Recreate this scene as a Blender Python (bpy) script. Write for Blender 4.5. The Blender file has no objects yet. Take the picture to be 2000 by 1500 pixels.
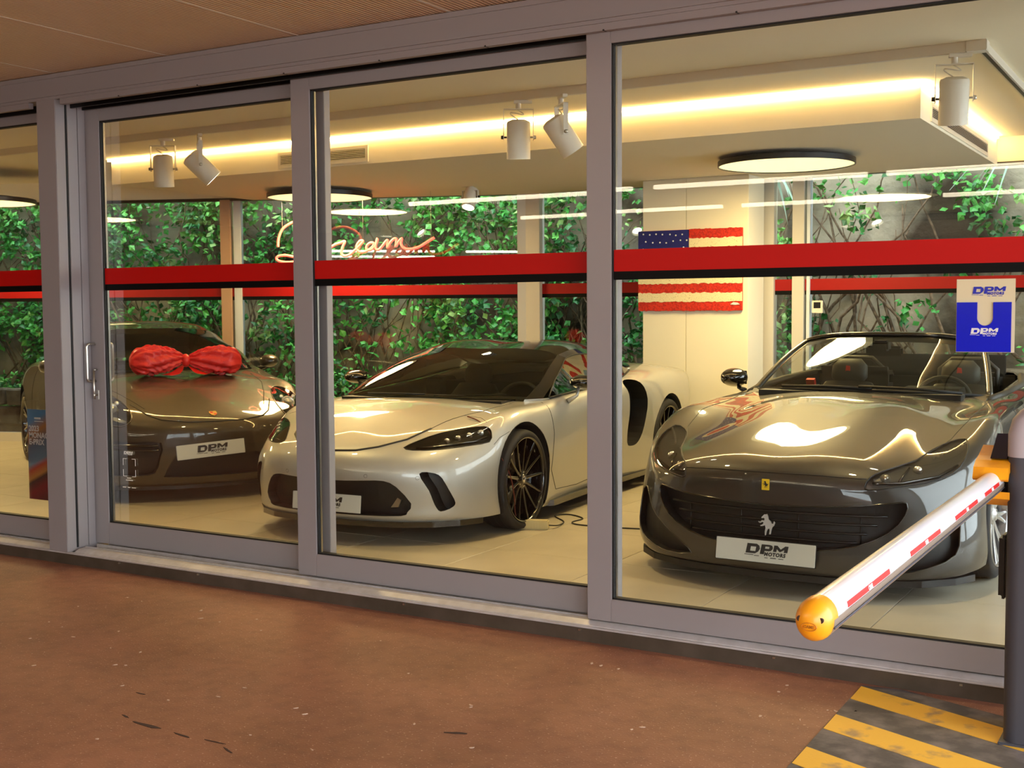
import bpy, bmesh, math, random
import numpy as np
from mathutils import Vector, Matrix
from mathutils.bvhtree import BVHTree
random.seed(7)
S = bpy.context.scene
COL = S.collection
PI = math.pi

# ------------------------------------------------------------------ camera, sky, light, exposure
S.view_settings.view_transform = 'Standard'
S.view_settings.look = 'None'
S.view_settings.gamma = 1.0
S.view_settings.use_curve_mapping = False
S.view_settings.exposure = 0.75
S.cycles.use_denoising = True
S.cycles.max_bounces = 14
S.cycles.transparent_max_bounces = 24
S.cycles.glossy_bounces = 6
S.cycles.diffuse_bounces = 4
S.cycles.sample_clamp_indirect = 6.0
S.cycles.caustics_reflective = False
S.cycles.caustics_refractive = False

EYE = 1.545
FLOOR = 0.085
cam_d = bpy.data.cameras.new('camera')
cam = bpy.data.objects.new('camera', cam_d)
COL.objects.link(cam)
S.camera = cam
cam_d.sensor_width = 36.0
cam_d.lens = 36.0 * 2360.5 / 2000.0
cam_d.clip_end = 200
yaw, pitch, roll = 0.5317027, 0.0619588, -0.006244
fw = Vector((-math.sin(yaw) * math.cos(pitch), math.cos(yaw) * math.cos(pitch), -math.sin(pitch)))
rt = Vector((math.cos(yaw), math.sin(yaw), 0))
up = rt.cross(fw)
r2 = rt * math.cos(roll) + up * math.sin(roll)
u2 = up * math.cos(roll) - rt * math.sin(roll)
cam.matrix_world = Matrix(((r2.x, u2.x, -fw.x, 0), (r2.y, u2.y, -fw.y, 0), (r2.z, u2.z, -fw.z, EYE), (0, 0, 0, 1)))

world = bpy.data.worlds.new('overcast_sky')
S.world = world
world.use_nodes = True
wn = world.node_tree
bg = wn.nodes['Background']
bg.inputs[0].default_value = (0.86, 0.93, 1.0, 1)
bg.inputs[1].default_value = 4.3

def lamp(name, kind, loc, energy, color, size=1.0, size_y=None, rot=(0, 0, 0), spot=None, blend=0.5):
    d = bpy.data.lights.new(name, kind)
    d.energy = energy
    d.color = color
    if kind == 'AREA':
        d.size = size
        if size_y:
            d.shape = 'RECTANGLE'
            d.size_y = size_y
    elif kind == 'SPOT':
        d.spot_size = spot
        d.spot_blend = blend
        d.shadow_soft_size = size
    else:
        d.shadow_soft_size = size
    o = bpy.data.objects.new(name, d)
    COL.objects.link(o)
    o.location = loc
    o.rotation_euler = rot
    return o
WARM = (1.0, 0.72, 0.30)

# ------------------------------------------------------------------ materials
def srgb(r, g, b):
    f = lambda c: (c / 255) / 12.92 if c / 255 <= 0.04045 else ((c / 255 + 0.055) / 1.055) ** 2.4
    return (f(r), f(g), f(b), 1)

def mat(name, color, rough=0.5, metal=0.0, coat=0.0, emit=None, estr=0.0, spec=0.5, noise=None, bump=None, alpha=None, coat_rough=0.03):
    m = bpy.data.materials.new(name)
    m.use_nodes = True
    nt = m.node_tree
    b = nt.nodes['Principled BSDF']
    b.inputs['Base Color'].default_value = color
    b.inputs['Roughness'].default_value = rough
    b.inputs['Metallic'].default_value = metal
    b.inputs['Coat Weight'].default_value = coat
    b.inputs['Coat Roughness'].default_value = coat_rough
    b.inputs['Specular IOR Level'].default_value = spec
    if emit:
        b.inputs['Emission Color'].default_value = emit
        b.inputs['Emission Strength'].default_value = estr
    tc = None
    if noise or bump:
        tc = nt.nodes.new('ShaderNodeTexCoord')
    if noise:                                   # (scale, second colour, contrast low, high)
        sc, c2, lo, hi = noise
        n = nt.nodes.new('ShaderNodeTexNoise')
        n.inputs['Scale'].default_value = sc
        n.inputs['Detail'].default_value = 6
        nt.links.new(tc.outputs['Object'], n.inputs['Vector'])
        r = nt.nodes.new('ShaderNodeValToRGB')
        r.color_ramp.elements[0].position = lo
        r.color_ramp.elements[1].position = hi
        r.color_ramp.elements[0].color = color
        r.color_ramp.elements[1].color = c2
        nt.links.new(n.outputs['Fac'], r.inputs['Fac'])
        nt.links.new(r.outputs['Color'], b.inputs['Base Color'])
    if bump:                                    # (scale, strength, distance)
        n = nt.nodes.new('ShaderNodeTexNoise')
        n.inputs['Scale'].default_value = bump[0]
        n.inputs['Detail'].default_value = 4
        nt.links.new(tc.outputs['Object'], n.inputs['Vector'])
        bp = nt.nodes.new('ShaderNodeBump')
        bp.inputs['Strength'].default_value = bump[1]
        bp.inputs['Distance'].default_value = bump[2]
        nt.links.new(n.outputs['Fac'], bp.inputs['Height'])
        nt.links.new(bp.outputs['Normal'], b.inputs['Normal'])
    return m

def glassmat(name, tint=(1, 1, 1, 1), ior=1.5, boost=1.0, rough=0.0):
    m = bpy.data.materials.new(name)
    m.use_nodes = True
    nt = m.node_tree
    nt.nodes.clear()
    out = nt.nodes.new('ShaderNodeOutputMaterial')
    tr = nt.nodes.new('ShaderNodeBsdfTransparent')
    tr.inputs[0].default_value = tint
    gl = nt.nodes.new('ShaderNodeBsdfGlossy')
    gl.inputs['Roughness'].default_value = rough
    fr = nt.nodes.new('ShaderNodeFresnel')
    fr.inputs[0].default_value = ior
    mu = nt.nodes.new('ShaderNodeMath')
    mu.operation = 'MULTIPLY'
    mu.use_clamp = True
    mu.inputs[1].default_value = boost
    mx = nt.nodes.new('ShaderNodeMixShader')
    nt.links.new(fr.outputs[0], mu.inputs[0])
    nt.links.new(mu.outputs[0], mx.inputs[0])
    nt.links.new(tr.outputs[0], mx.inputs[1])
    nt.links.new(gl.outputs[0], mx.inputs[2])
    nt.links.new(mx.outputs[0], out.inputs[0])
    return m

M = {}
M['frame'] = mat('lilac_grey_powder_coat', srgb(154, 147, 147), 0.45, 0.15, bump=(900, 0.08, 0.001))
M['frame_in'] = mat('pale_frame_inside', srgb(205, 200, 190), 0.4, 0.1)
M['alu'] = mat('brushed_threshold_aluminium', srgb(205, 200, 200), 0.42, 0.35, noise=(18, srgb(192, 186, 183), 0.4, 0.7))
M['curb'] = mat('bronze_threshold_face', srgb(88, 78, 66), 0.45, 0.5, noise=(8, srgb(104, 92, 80), 0.35, 0.7))
M['rubber'] = mat('black_rubber', srgb(14, 13, 14), 0.6)
M['black'] = mat('satin_black', srgb(12, 11, 12), 0.35)
M['red_band'] = mat('red_vinyl', srgb(188, 8, 5), 0.5, spec=.25)
M['red_band_rear_dimmed'] = mat('red_vinyl_rear_dimmed', srgb(150, 8, 6), 0.5, spec=.3)  # same red vinyl, darkened in colour to offset the strong lamps near it
M['black_band'] = mat('black_vinyl', srgb(4, 4, 5), 0.5, spec=.15)
M['plaster'] = mat('warm_white_plaster', srgb(246, 238, 214), 0.85)
M['pillar'] = mat('white_panel', srgb(235, 228, 205), 0.6)
M['white_metal'] = mat('white_lamp_metal', srgb(222, 216, 202), 0.45)
M['steel'] = mat('brushed_steel', srgb(190, 186, 178), 0.28, 1.0)
M['chrome'] = mat('polished_chrome', srgb(225, 225, 225), 0.08, 1.0)
M['led'] = mat('led_strip_light', (1, 1, 1, 1), 0.5, emit=(1, 0.62, 0.22, 1), estr=38)
M['disc'] = mat('ring_lamp_diffuser', (1, 1, 1, 1), 0.5, emit=(1, 0.84, 0.40, 1), estr=0.8)
M['bulb'] = mat('spot_lens_light', (1, 1, 1, 1), 0.5, emit=(1, 0.93, 0.75, 1), estr=14)
M['neon'] = mat('red_neon_tube', (1, 0.3, 0.25, 1), 0.3, emit=(1, 0.045, 0.03, 1), estr=2.3)
M['glass'] = glassmat('window_glass', (0.97, 0.985, 0.975, 1), 1.5, 0.30)
M['glass_back'] = glassmat('rear_window_glass', (0.95, 0.97, 0.95, 1), 1.5, 1.2)
M['white_print'] = mat('white_print', srgb(228, 228, 225), 0.6)
M['black_print'] = mat('black_print', srgb(20, 20, 22), 0.5)
M['blue_print'] = mat('blue_print', srgb(28, 38, 170), 0.5)

# ------------------------------------------------------------------ mesh helpers
def link(name, me, parent=None, loc=None):
    o = bpy.data.objects.new(name, me)
    COL.objects.link(o)
    if parent is not None:
        o.parent = parent
    if loc is not None:
        o.location = loc
    return o

def thing(name, label, cat, loc=(0, 0, 0), rz=0.0, group=None):
    o = bpy.data.objects.new(name, None)
    o.empty_display_size = 0.1
    COL.objects.link(o)
    o.location = loc
    o.rotation_euler = (0, 0, rz)
    o['label'] = label
    o['category'] = cat
    if group:
        o['group'] = group
    return o

def struct(name, label=None, loc=(0, 0, 0)):
    o = bpy.data.objects.new(name, None)
    COL.objects.link(o)
    o.location = loc
    o['kind'] = 'structure'
    if label:
        o['label'] = label
    return o

class MB:
    """collects geometry for one mesh object"""
    def __init__(s):
        s.v, s.f, s.m = [], [], []
    def add(s, v, f, mi=0):
        k = len(s.v)
        s.v += [tuple(p) for p in v]
        s.f += [tuple(i + k for i in q) for q in f]
        s.m += [mi] * len(f)
        return s
    def box(s, x0, x1, y0, y1, z0, z1, mi=0, b=0.0):
        if b:
            bm = bmesh.new()
            bmesh.ops.create_cube(bm, size=1)
            for v in bm.verts:
                v.co = Vector(((x0 + x1) / 2 + v.co.x * (x1 - x0), (y0 + y1) / 2 + v.co.y * (y1 - y0), (z0 + z1) / 2 + v.co.z * (z1 - z0)))
            bmesh.ops.bevel(bm, geom=bm.edges[:], offset=b, segments=2, affect='EDGES')
            bm.verts.index_update()
            s.add([v.co[:] for v in bm.verts], [[v.index for v in f.verts] for f in bm.faces], mi)
            bm.free()
            return s
        v = [(x, y, z) for z in (z0, z1) for y in (y0, y1) for x in (x0, x1)]
        return s.add(v, [(0, 2, 3, 1), (4, 5, 7, 6), (0, 1, 5, 4), (2, 6, 7, 3), (0, 4, 6, 2), (1, 3, 7, 5)], mi)
    def tube(s, pts, r, n=8, mi=0, caps=True, closed=False):
        P = [Vector(p) for p in pts]
        N = len(P)
        R = r if isinstance(r, (list, tuple)) else [r] * N
        base = len(s.v)
        prev = None
        for i in range(N):
            if closed:
                t = (P[(i + 1) % N] - P[i - 1]).normalized()
            else:
                t = (P[min(i + 1, N - 1)] - P[max(i - 1, 0)]).normalized()
            if prev is None:
                a = Vector((0, 0, 1)) if abs(t.z) < 0.9 else Vector((1, 0, 0))
                u = t.cross(a).normalized()
            else:
                u = (prev - t * prev.dot(t)).normalized()
            prev = u
            w = t.cross(u)
            for k in range(n):
                a = 2 * PI * k / n
                s.v.append(tuple(P[i] + (u * math.cos(a) + w * math.sin(a)) * R[i]))
        segs = N if closed else N - 1
        for i in range(segs):
            j = (i + 1) % N
            for k in range(n):
                s.f.append((base + i * n + k, base + i * n + (k + 1) % n, base + j * n + (k + 1) % n, base + j * n + k))
                s.m.append(mi)
        if caps and not closed:
            s.f.append(tuple(base + k for k in reversed(range(n)))); s.m.append(mi)
            s.f.append(tuple(base + (N - 1) * n + k for k in range(n))); s.m.append(mi)
        return s
    def lathe(s, prof, n=32, axis='z', c=(0, 0, 0), mi=0, closed=False):
        """prof: list of (radius, height)"""
        base = len(s.v)
        for r, h in prof:
            for k in range(n):
                a = 2 * PI * k / n
                p = (r * math.cos(a), r * math.sin(a), h)
                if axis == 'y':
                    p = (p[0], p[2], p[1])
                elif axis == 'x':
                    p = (p[2], p[0], p[1])
                s.v.append((p[0] + c[0], p[1] + c[1], p[2] + c[2]))
        L = len(prof)
        for i in range(L if closed else L - 1):
            j = (i + 1) % L
            for k in range(n):
                s.f.append((base + i * n + k, base + i * n + (k + 1) % n, base + j * n + (k + 1) % n, base + j * n + k))
                s.m.append(mi)
        return s
    def prism(s, poly, h0, h1, plane='xy', mi=0):
        """poly 2D -> extruded between h0 and h1 along the third axis"""
        def p3(p, h):
            return {'xy': (p[0], p[1], h), 'xz': (p[0], h, p[1]), 'yz': (h, p[0], p[1])}[plane]
        n = len(poly)
        v = [p3(p, h0) for p in poly] + [p3(p, h1) for p in poly]
        f = [tuple(range(n)), tuple(reversed(range(n, 2 * n)))]
        f += [(i, i + n, (i + 1) % n + n, (i + 1) % n) for i in range(n)]
        return s.add(v, f, mi)
    def build(s, name, mats, parent=None, smooth=False, loc=None, angle=None, recalc=True):
        me = bpy.data.meshes.new(name)
        me.from_pydata(s.v, [], s.f)
        if not isinstance(mats, (list, tuple)):
            mats = [mats]
        for m in mats:
            me.materials.append(m)
        if len(mats) > 1:
            me.polygons.foreach_set('material_index', s.m)
        if recalc:
            bm = bmesh.new(); bm.from_mesh(me)
            bmesh.ops.recalc_face_normals(bm, faces=bm.faces[:])
            bm.to_mesh(me); bm.free()
        if smooth:
            me.polygons.foreach_set('use_smooth', [True] * len(me.polygons))
            if angle:
                bm = bmesh.new(); bm.from_mesh(me)
                for e in bm.edges:
                    if len(e.link_faces) == 2 and e.calc_face_angle(0) > angle:
                        e.smooth = False
                bm.to_mesh(me); bm.free()
        me.update()
        return link(name, me, parent, loc)

def tag(o, label=None, cat=None, group=None, kind=None):
    if label: o['label'] = label
    if cat: o['category'] = cat
    if group: o['group'] = group
    if kind: o['kind'] = kind
    return o

def copy_tree(o, parent=None):
    c = o.copy()
    COL.objects.link(c)
    if parent is not None:
        c.parent = parent
    for ch in list(o.children):
        copy_tree(ch, c)
    return c

def text_mesh(name, body, size, material, parent=None, shear=0.0, bold=0.0, extrude=0.001, M4=None, align='CENTER', space=1.0, squash=1.0):
    """flat lettering turned into a mesh, placed with matrix M4 (text plane xy)"""
    cu = bpy.data.curves.new(name, 'FONT')
    cu.body = body
    cu.size = size
    cu.shear = shear
    cu.offset = bold
    cu.extrude = extrude
    cu.align_x = align
    cu.align_y = 'CENTER'
    cu.space_character = space
    cu.resolution_u = 3
    t = bpy.data.objects.new(name, cu)
    COL.objects.link(t)
    dg = bpy.context.evaluated_depsgraph_get()
    dg.update()
    me = bpy.data.meshes.new_from_object(t.evaluated_get(dg))
    bpy.data.objects.remove(t)
    me.name = name
    if squash != 1.0:
        me.transform(Matrix.Diagonal((1, squash, 1, 1)))
    if M4 is not None:
        me.transform(M4)
    me.materials.clear()
    me.materials.append(material)
    return link(name, me, parent)

def dealer_logo(parent, w, M4, material, name='dealer_logo'):
    """slanted block letters DPM, small MOTORS below right, dashes under; w = overall width"""
    k = w
    mb = MB()
    def gl(poly):
        pts = [((x + 0.16 * y) * k, y * k) for x, y in poly]
        mb.prism(pts, 0, 0.0012)
    # D with counter, P with counter, M : heavy slabs
    def slab(x0, x1, y0, y1):
        gl([(x0, y0), (x1, y0), (x1, y1), (x0, y1)])
    slab(-.50, -.40, -.06, .17); slab(-.40, -.27, .10, .17); slab(-.40, -.27, -.06, -.005)
    gl([(-.27, -.06), (-.20, -.01), (-.17, .06), (-.20, .13), (-.27, .17)])
    slab(-.15, -.05, -.06, .17); slab(-.05, .05, .125, .17); slab(-.05, .05, .02, .075)
    gl([(.05, .02), (.10, .03), (.13, .07), (.135, .11), (.11, .155), (.05, .17)])
    gl([(.155, .02), (.235, .02), (.235, .17), (.155, .17)])
    gl([(.235, .17), (.235, .09), (.305, .03), (.335, .03), (.335, .08)])
    gl([(.425, .17), (.425, .09), (.335, .03), (.305, .03), (.32, .08)])
    gl([(.415, .02), (.50, .02), (.50, .17), (.415, .17)])
    slab(-.52, -.30, -.10, -.085); slab(-.28, -.16, -.115, -.10); slab(-.02, .06, -.145, -.13); slab(.12, .26, -.145, -.125); slab(.32, .44, -.145, -.13)
    o = mb.build(name, material, parent)
    o.data.transform(M4)
    t = text_mesh('small_lettering', 'MOTORS', 0.115 * k, material, parent, 0.15, 0.006 * k, 0.0006, M4 @ Matrix.Translation((.20 * k, -.055 * k, 0.0006)), space=1.15)
    return o, t

def Mat4(origin, xdir, ydir):
    x = Vector(xdir).normalized(); y = Vector(ydir); y = (y - x * y.dot(x)).normalized(); z = x.cross(y)
    o = Vector(origin)
    return Matrix(((x.x, y.x, z.x, o.x), (x.y, y.y, z.y, o.y), (x.z, y.z, z.z, o.z), (0, 0, 0, 1)))
# ------------------------------------------------------------------ outside: ground, canopy soffit
def ground_material():
    m = bpy.data.materials.new('red_brown_asphalt')
    m.use_nodes = True
    nt = m.node_tree; b = nt.nodes['Principled BSDF']
    tc = nt.nodes.new('ShaderNodeTexCoord')
    n1 = nt.nodes.new('ShaderNodeTexNoise'); n1.inputs['Scale'].default_value = 1.3; n1.inputs['Detail'].default_value = 7
    n2 = nt.nodes.new('ShaderNodeTexNoise'); n2.inputs['Scale'].default_value = 95; n2.inputs['Detail'].default_value = 5
    n3 = nt.nodes.new('ShaderNodeTexNoise'); n3.inputs['Scale'].default_value = 12; n3.inputs['Detail'].default_value = 8
    for n in (n1, n2, n3): nt.links.new(tc.outputs['Object'], n.inputs['Vector'])
    r1 = nt.nodes.new('ShaderNodeValToRGB')
    r1.color_ramp.elements[0].position = .3; r1.color_ramp.elements[0].color = srgb(124, 78, 56)
    r1.color_ramp.elements[1].position = .7; r1.color_ramp.elements[1].color = srgb(152, 100, 76)
    nt.links.new(n1.outputs['Fac'], r1.inputs['Fac'])
    r2_ = nt.nodes.new('ShaderNodeValToRGB')
    r2_.color_ramp.elements[0].position = .62; r2_.color_ramp.elements[0].color = (0, 0, 0, 1)
    r2_.color_ramp.elements[1].position = .74; r2_.color_ramp.elements[1].color = (1, 1, 1, 1)
    nt.links.new(n2.outputs['Fac'], r2_.inputs['Fac'])
    mx = nt.nodes.new('ShaderNodeMixRGB'); mx.inputs[2].default_value = srgb(205, 170, 150)
    nt.links.new(r2_.outputs['Color'], mx.inputs[0]); nt.links.new(r1.outputs['Color'], mx.inputs[1])
    r3 = nt.nodes.new('ShaderNodeValToRGB')
    r3.color_ramp.elements[0].position = .36; r3.color_ramp.elements[0].color = (.78, .76, .76, 1)
    r3.color_ramp.elements[1].position = .55; r3.color_ramp.elements[1].color = (1, 1, 1, 1)
    nt.links.new(n3.outputs['Fac'], r3.inputs['Fac'])
    mm = nt.nodes.new('ShaderNodeMixRGB'); mm.blend_type = 'MULTIPLY'; mm.inputs[0].default_value = .8
    nt.links.new(mx.outputs[0], mm.inputs[1]); nt.links.new(r3.outputs['Color'], mm.inputs[2])
    nt.links.new(mm.outputs[0], b.inputs['Base Color'])
    b.inputs['Roughness'].default_value = .62
    bp = nt.nodes.new('ShaderNodeBump'); bp.inputs['Strength'].default_value = .5; bp.inputs['Distance'].default_value = .004
    nt.links.new(n2.outputs['Fac'], bp.inputs['Height']); nt.links.new(bp.outputs[0], b.inputs['Normal'])
    return m
M['asphalt'] = ground_material()
FACE = 4.93
g = MB().box(-30, 14, -14, FACE + .01, -.25, 0).build('ground', M['asphalt'])
g['kind'] = 'structure'
# small cracks and chips in the asphalt
M['crack'] = mat('dark_crack', srgb(58, 38, 30), .95)
M['chip'] = mat('pale_chip', srgb(196, 168, 148), .8)
def flat_blob(mb, cx, cy, rx, ry, a, seed, z=0.0015):
    rnd = random.Random(seed); n = 12
    pts = []
    for k in range(n):
        t = 2 * PI * k / n; rr = rnd.uniform(.6, 1.15)
        x, y = rx * rr * math.cos(t), ry * rr * math.sin(t)
        pts.append((cx + x * math.cos(a) - y * math.sin(a), cy + x * math.sin(a) + y * math.cos(a)))
    mb.prism(pts, .0, z)
mb = MB()
for cx, cy, rx, ry, a in ((-3.435, 3.122, .09, .012, -.05), (-3.58, 3.155, .03, .006, -.3), (-3.24, 3.11, .05, .006, -.1), (-3.08, 3.12, .05, .004, 0), (-2.98, 3.08, .04, .005, -.4), (-3.74, 3.377, .03, .004, 0), (-2.378, 3.621, .045, .010, .3)):
    flat_blob(mb, cx, cy, rx, ry, a, int(cx * 100))
tag(mb.build('crack', M['crack']), kind='structure')
mb = MB()
rnd = random.Random(3)
for k in range(60):
    flat_blob(mb, rnd.uniform(-5.2, -1.0), rnd.uniform(2.6, 4.8), rnd.uniform(.004, .014), rnd.uniform(.003, .007), rnd.uniform(0, 3), k, .002)
o = mb.build('gravel', M['chip']); tag(o, 'pale stone chips scattered in the red-brown asphalt', 'gravel', kind='stuff')

# yellow and black hatched floor marking by the barrier
mk = struct('floor_marking', 'yellow and black diagonal hatching painted on the ground beside the barrier post')
M['mark_black'] = mat('worn_black_paint', srgb(74, 68, 66), .75, noise=(9, srgb(112, 102, 98), .42, .62), bump=(120, .4, .003))
M['mark_yellow'] = mat('worn_yellow_paint', srgb(226, 172, 48), .6, noise=(7, srgb(150, 122, 90), .54, .66), bump=(120, .4, .003))
MB().prism([(-1.235, 4.90), (-1.215, 2.8), (1.4, 2.8), (1.4, 4.0), (-.2, 4.62), (-1.08, 4.925)], .0, .002).build('painted_ground', M['mark_black'], mk)
d = (1.0, -.415)
for k in range(9):
    y0 = 4.885 - .388 * k
    w = .175
    x0 = -1.232 + .004 * k
    L = 2.2 if y0 > 3.7 else 1.4
    MB().prism([(x0, y0), (x0 + .002, y0 - w), (x0 + L, y0 - w + d[1] * L), (x0 + L, y0 + d[1] * L)], .001, .0035).build('yellow_stripe', M['mark_yellow'], mk)

# canopy soffit over the drive: ribbed metal panels
def soffit_material():
    m = mat('beige_ribbed_metal', srgb(226, 198, 162), .42, .1)
    nt = m.node_tree; b = nt.nodes['Principled BSDF']
    tc = nt.nodes.new('ShaderNodeTexCoord'); w = nt.nodes.new('ShaderNodeTexWave')
    w.bands_direction = 'X'; w.inputs['Scale'].default_value = 13.0; w.inputs['Distortion'].default_value = 0
    nt.links.new(tc.outputs['Object'], w.inputs['Vector'])
    bp = nt.nodes.new('ShaderNodeBump'); bp.inputs['Strength'].default_value = .9; bp.inputs['Distance'].default_value = .008
    nt.links.new(w.outputs['Fac'], bp.inputs['Height']); nt.links.new(bp.outputs[0], b.inputs['Normal'])
    return m
M['soffit'] = soffit_material()
cs = struct('ceiling_canopy')
SOF = 2.967
x = -5.115 - .94 * 10
while x < 1.6:
    MB().box(x + .004, x + .936, -7.4, FACE + .02, SOF, SOF + .03).build('panel', M['soffit'], cs)
    MB().box(x - .006, x + .006, -7.5, FACE + .02, SOF - .001, SOF + .03).build('joint_strip', M['white_metal'], cs)
    x += .94
MB().prism([(-18, -7.6), (1.5, -7.6), (1.5, 11.25), (-6.4, 11.25), (-13.4, 8.52), (-16, 8.52), (-18, 5.2)], 3.30, 3.55).build('roof', M['plaster'])['kind'] = 'structure'

M['tube_light'] = mat('linear_lamp_diffuser', (1, 1, 1, 1), .5, emit=(1, .86, .62, 1), estr=23)
# buildings round the drive
MB().box(-18, 1.5, -7.7, -7.4, 0, 3.3).build('wall_opposite', mat('street_wall', srgb(70, 64, 58), .9, noise=(1.1, srgb(54, 48, 44), .4, .6)))['kind'] = 'structure'
MB().box(-18.3, -18, -7.4, 5, 0, 6).build('wall_drive_end', mat('end_wall', srgb(84, 72, 62), .9))['kind'] = 'structure'
# linear lamps and round downlights of the drive (their images lie on the panes); near row added to brighten the soffit
for i, (xa, xb, y) in enumerate(((-7.9, -5.05, -3.5), (-4.85, -2.75, -3.5), (-2.62, -.5, -3.5), (-7.9, -5.05, -1.0), (-4.85, -2.75, -1.0), (-2.62, -.5, -1.0))):
    t = thing('linear_lamp', ('left', 'middle', 'right')[i % 3] + ' linear lamp in the ' + ('far', 'added near')[i // 3] + ' row hung under the drive canopy', 'ceiling lamp', ((xa + xb) / 2, y, 2.80), group='linear lamps of the drive')
    h = (xb - xa) / 2
    MB().box(-h, h, -.05, .05, -.055, -.001, b=.004).build('housing', M['white_metal'], t)
    MB().tube([(-h + .02, 0, -.075), (h - .02, 0, -.075)], .024, 12).build('diffuser', M['tube_light'], t, smooth=True)
    for sx in (-h * .7, h * .7): MB().tube([(sx, 0, 0), (sx, 0, SOF - 2.80)], .004, 6).build('suspension_wire', M['steel'], t)

# ------------------------------------------------------------------ the sliding facade
hd = struct('trim_header')
mb = MB()
mb.box(-12, 1.4, FACE - .005, FACE + .30, 2.815, SOF - .012)
mb.box(-12, 1.4, FACE - .012, FACE + .02, 2.938, SOF - .004)
mb.box(-12, 1.4, FACE - .016, FACE + .006, 2.832, 2.842)
mb.build('header_beam', M['frame'], hd)
MB().box(-6.02, 1.4, FACE + .002, FACE + .035, 2.782, 2.816).build('track_lip', M['frame'], hd)
MB().box(-12, -6.30, FACE + .002, FACE + .035, 2.782, 2.816).build('track_lip', M['frame'], hd)
mb = MB()
for y in (5.035, 5.125, 5.215):
    mb.box(-12, 1.4, y, y + .012, 2.775, 2.816)
mb.build('track_groove', M['black'], hd)
mb = MB()
for k in range(14):
    mb.box(-8.0 + .62 * k, -7.992 + .62 * k, FACE - .001, FACE + .03, 2.781, 2.787)
tag(mb.build('drain_slot', M['black'], hd), kind='stuff')

sl = struct('trim_threshold')
mb = MB()
mb.box(-12, 1.4, FACE + .006, FACE + .30, -.1, .066)
mb.build('curb_face', M['curb'], sl)
MB().box(-12, 1.4, FACE - .004, FACE + .03, .066, .074, b=.002).build('front_lip', M['alu'], sl)
mb = MB()
mb.prism([(FACE + .015, .066), (FACE + .015, .078), (FACE + .05, .094), (5.02, .094), (5.02, .066)], -6.02, 1.4, 'yz')
mb.box(-6.02, 1.4, 5.025, 5.034, .066, .100); mb.box(-6.02, 1.4, 5.115, 5.124, .066, .100); mb.box(-6.02, 1.4, 5.205, 5.23, .066, .104)
mb.prism([(FACE + .015, .066), (FACE + .015, .078), (FACE + .05, .094), (5.02, .094), (5.02, .066)], -12, -6.24, 'yz')
mb.box(-12, -6.24, 5.025, 5.034, .066, .100); mb.box(-12, -6.24, 5.115, 5.124, .066, .100); mb.box(-12, -6.24, 5.205, 5.23, .066, .104)
mb.build('sill_rail', M['alu'], sl)
for x in (-5.62, -4.98, -3.55, -2.55, -1.62, -.86):
    MB().box(x, x + .012, FACE - .002, FACE + .008, .050, .058).build('rivet', M['steel'], sl)

# fixed post between the leftmost leaf and the next
pt = struct('trim_post')
MB().box(-6.228, -6.062, FACE - .002, 5.00, .0745, 2.83, b=.003).build('post_face', M['frame'], pt)
mb = MB(); mb.box(-6.20, -6.066, 5.0, 5.30, .0, 2.85)
mb.box(-6.068, -6.056, 5.012, 5.082, .094, 2.80); mb.box(-6.068, -6.058, 5.09, 5.14, .094, 2.80)
mb.build('jamb', M['frame'], pt)
MB().box(-6.066, -6.0615, 5.0, 5.012, .094, 2.8).build('seal', M['rubber'], pt)

ZB, ZT = .100, 2.806
def door_leaf(name, x0, x1, y, label_n, stile=.130, zb=.208, zt=2.722):
    """sliding leaf: frame of four rails, pane, red and black bands"""
    t = struct(name)
    th = .052
    rs = stile
    for a, b, c, e, nm in ((x0, x0 + rs, ZB, ZT, 'stile'), (x1 - rs, x1, ZB, ZT, 'stile'), (x0 + rs, x1 - rs, ZB, zb, 'bottom_rail'), (x0 + rs, x1 - rs, zt, ZT, 'top_rail')):
        MB().box(a, b, y, y + th, c, e, b=.0025).build(nm, M['frame'], t)
    g = .008
    mb = MB()
    for a, b, c, e in ((x0 + rs - .001, x0 + rs + g, zb, zt), (x1 - rs - g, x1 - rs + .001, zb, zt), (x0 + rs, x1 - rs, zb - .001, zb + g), (x0 + rs, x1 - rs, zt - g, zt + .001)):
        mb.box(a, b, y + .008, y + .044, c, e)
    mb.build('gasket', M['rubber'], t)
    MB().box(x0 + rs + g, x0 + rs + g + .007, y + .024, y + .036, zb + g, zt - g).build('spacer_bar', M['steel'], t)
    MB().box(x0 + rs + .002, x1 - rs - .002, y + .018, y + .024, zb + .002, zt - .002).build('pane', M['glass'], t)
    MB().box(x0 + rs + g, x1 - rs - g, y + .0145, y + .0175, 1.712, 1.810).build('red_band', M['red_band'], t)
    MB().box(x0 + rs + g, x1 - rs - g, y + .0145, y + .0175, 1.674, 1.712).build('black_band', M['black_band'], t)
    return t
door_leaf('door_1', -8.35, -6.245, 5.06, 1, zb=.225)
d2 = door_leaf('door_2', -6.075, -4.19, 5.15, 2, zb=.235, zt=2.705)
door_leaf('door_3', -4.345, -2.41, 5.06, 3, zb=.222, zt=2.715)
door_leaf('door_4', -2.523, -.50, 4.97, 4, stile=.124, zb=.205, zt=2.732)
door_leaf('door_5', -10.4, -8.25, 5.15, 5)
# end of the facade behind the barrier
MB().box(-.50, 1.4, 4.97, 5.30, 0, 2.82).build('wall_front', M['frame'])['kind'] = 'structure'
MB().box(-12, 1.4, 5.20, 5.66, 2.79, 3.06).build('beam', M['plaster'])['kind'] = 'structure'

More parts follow.
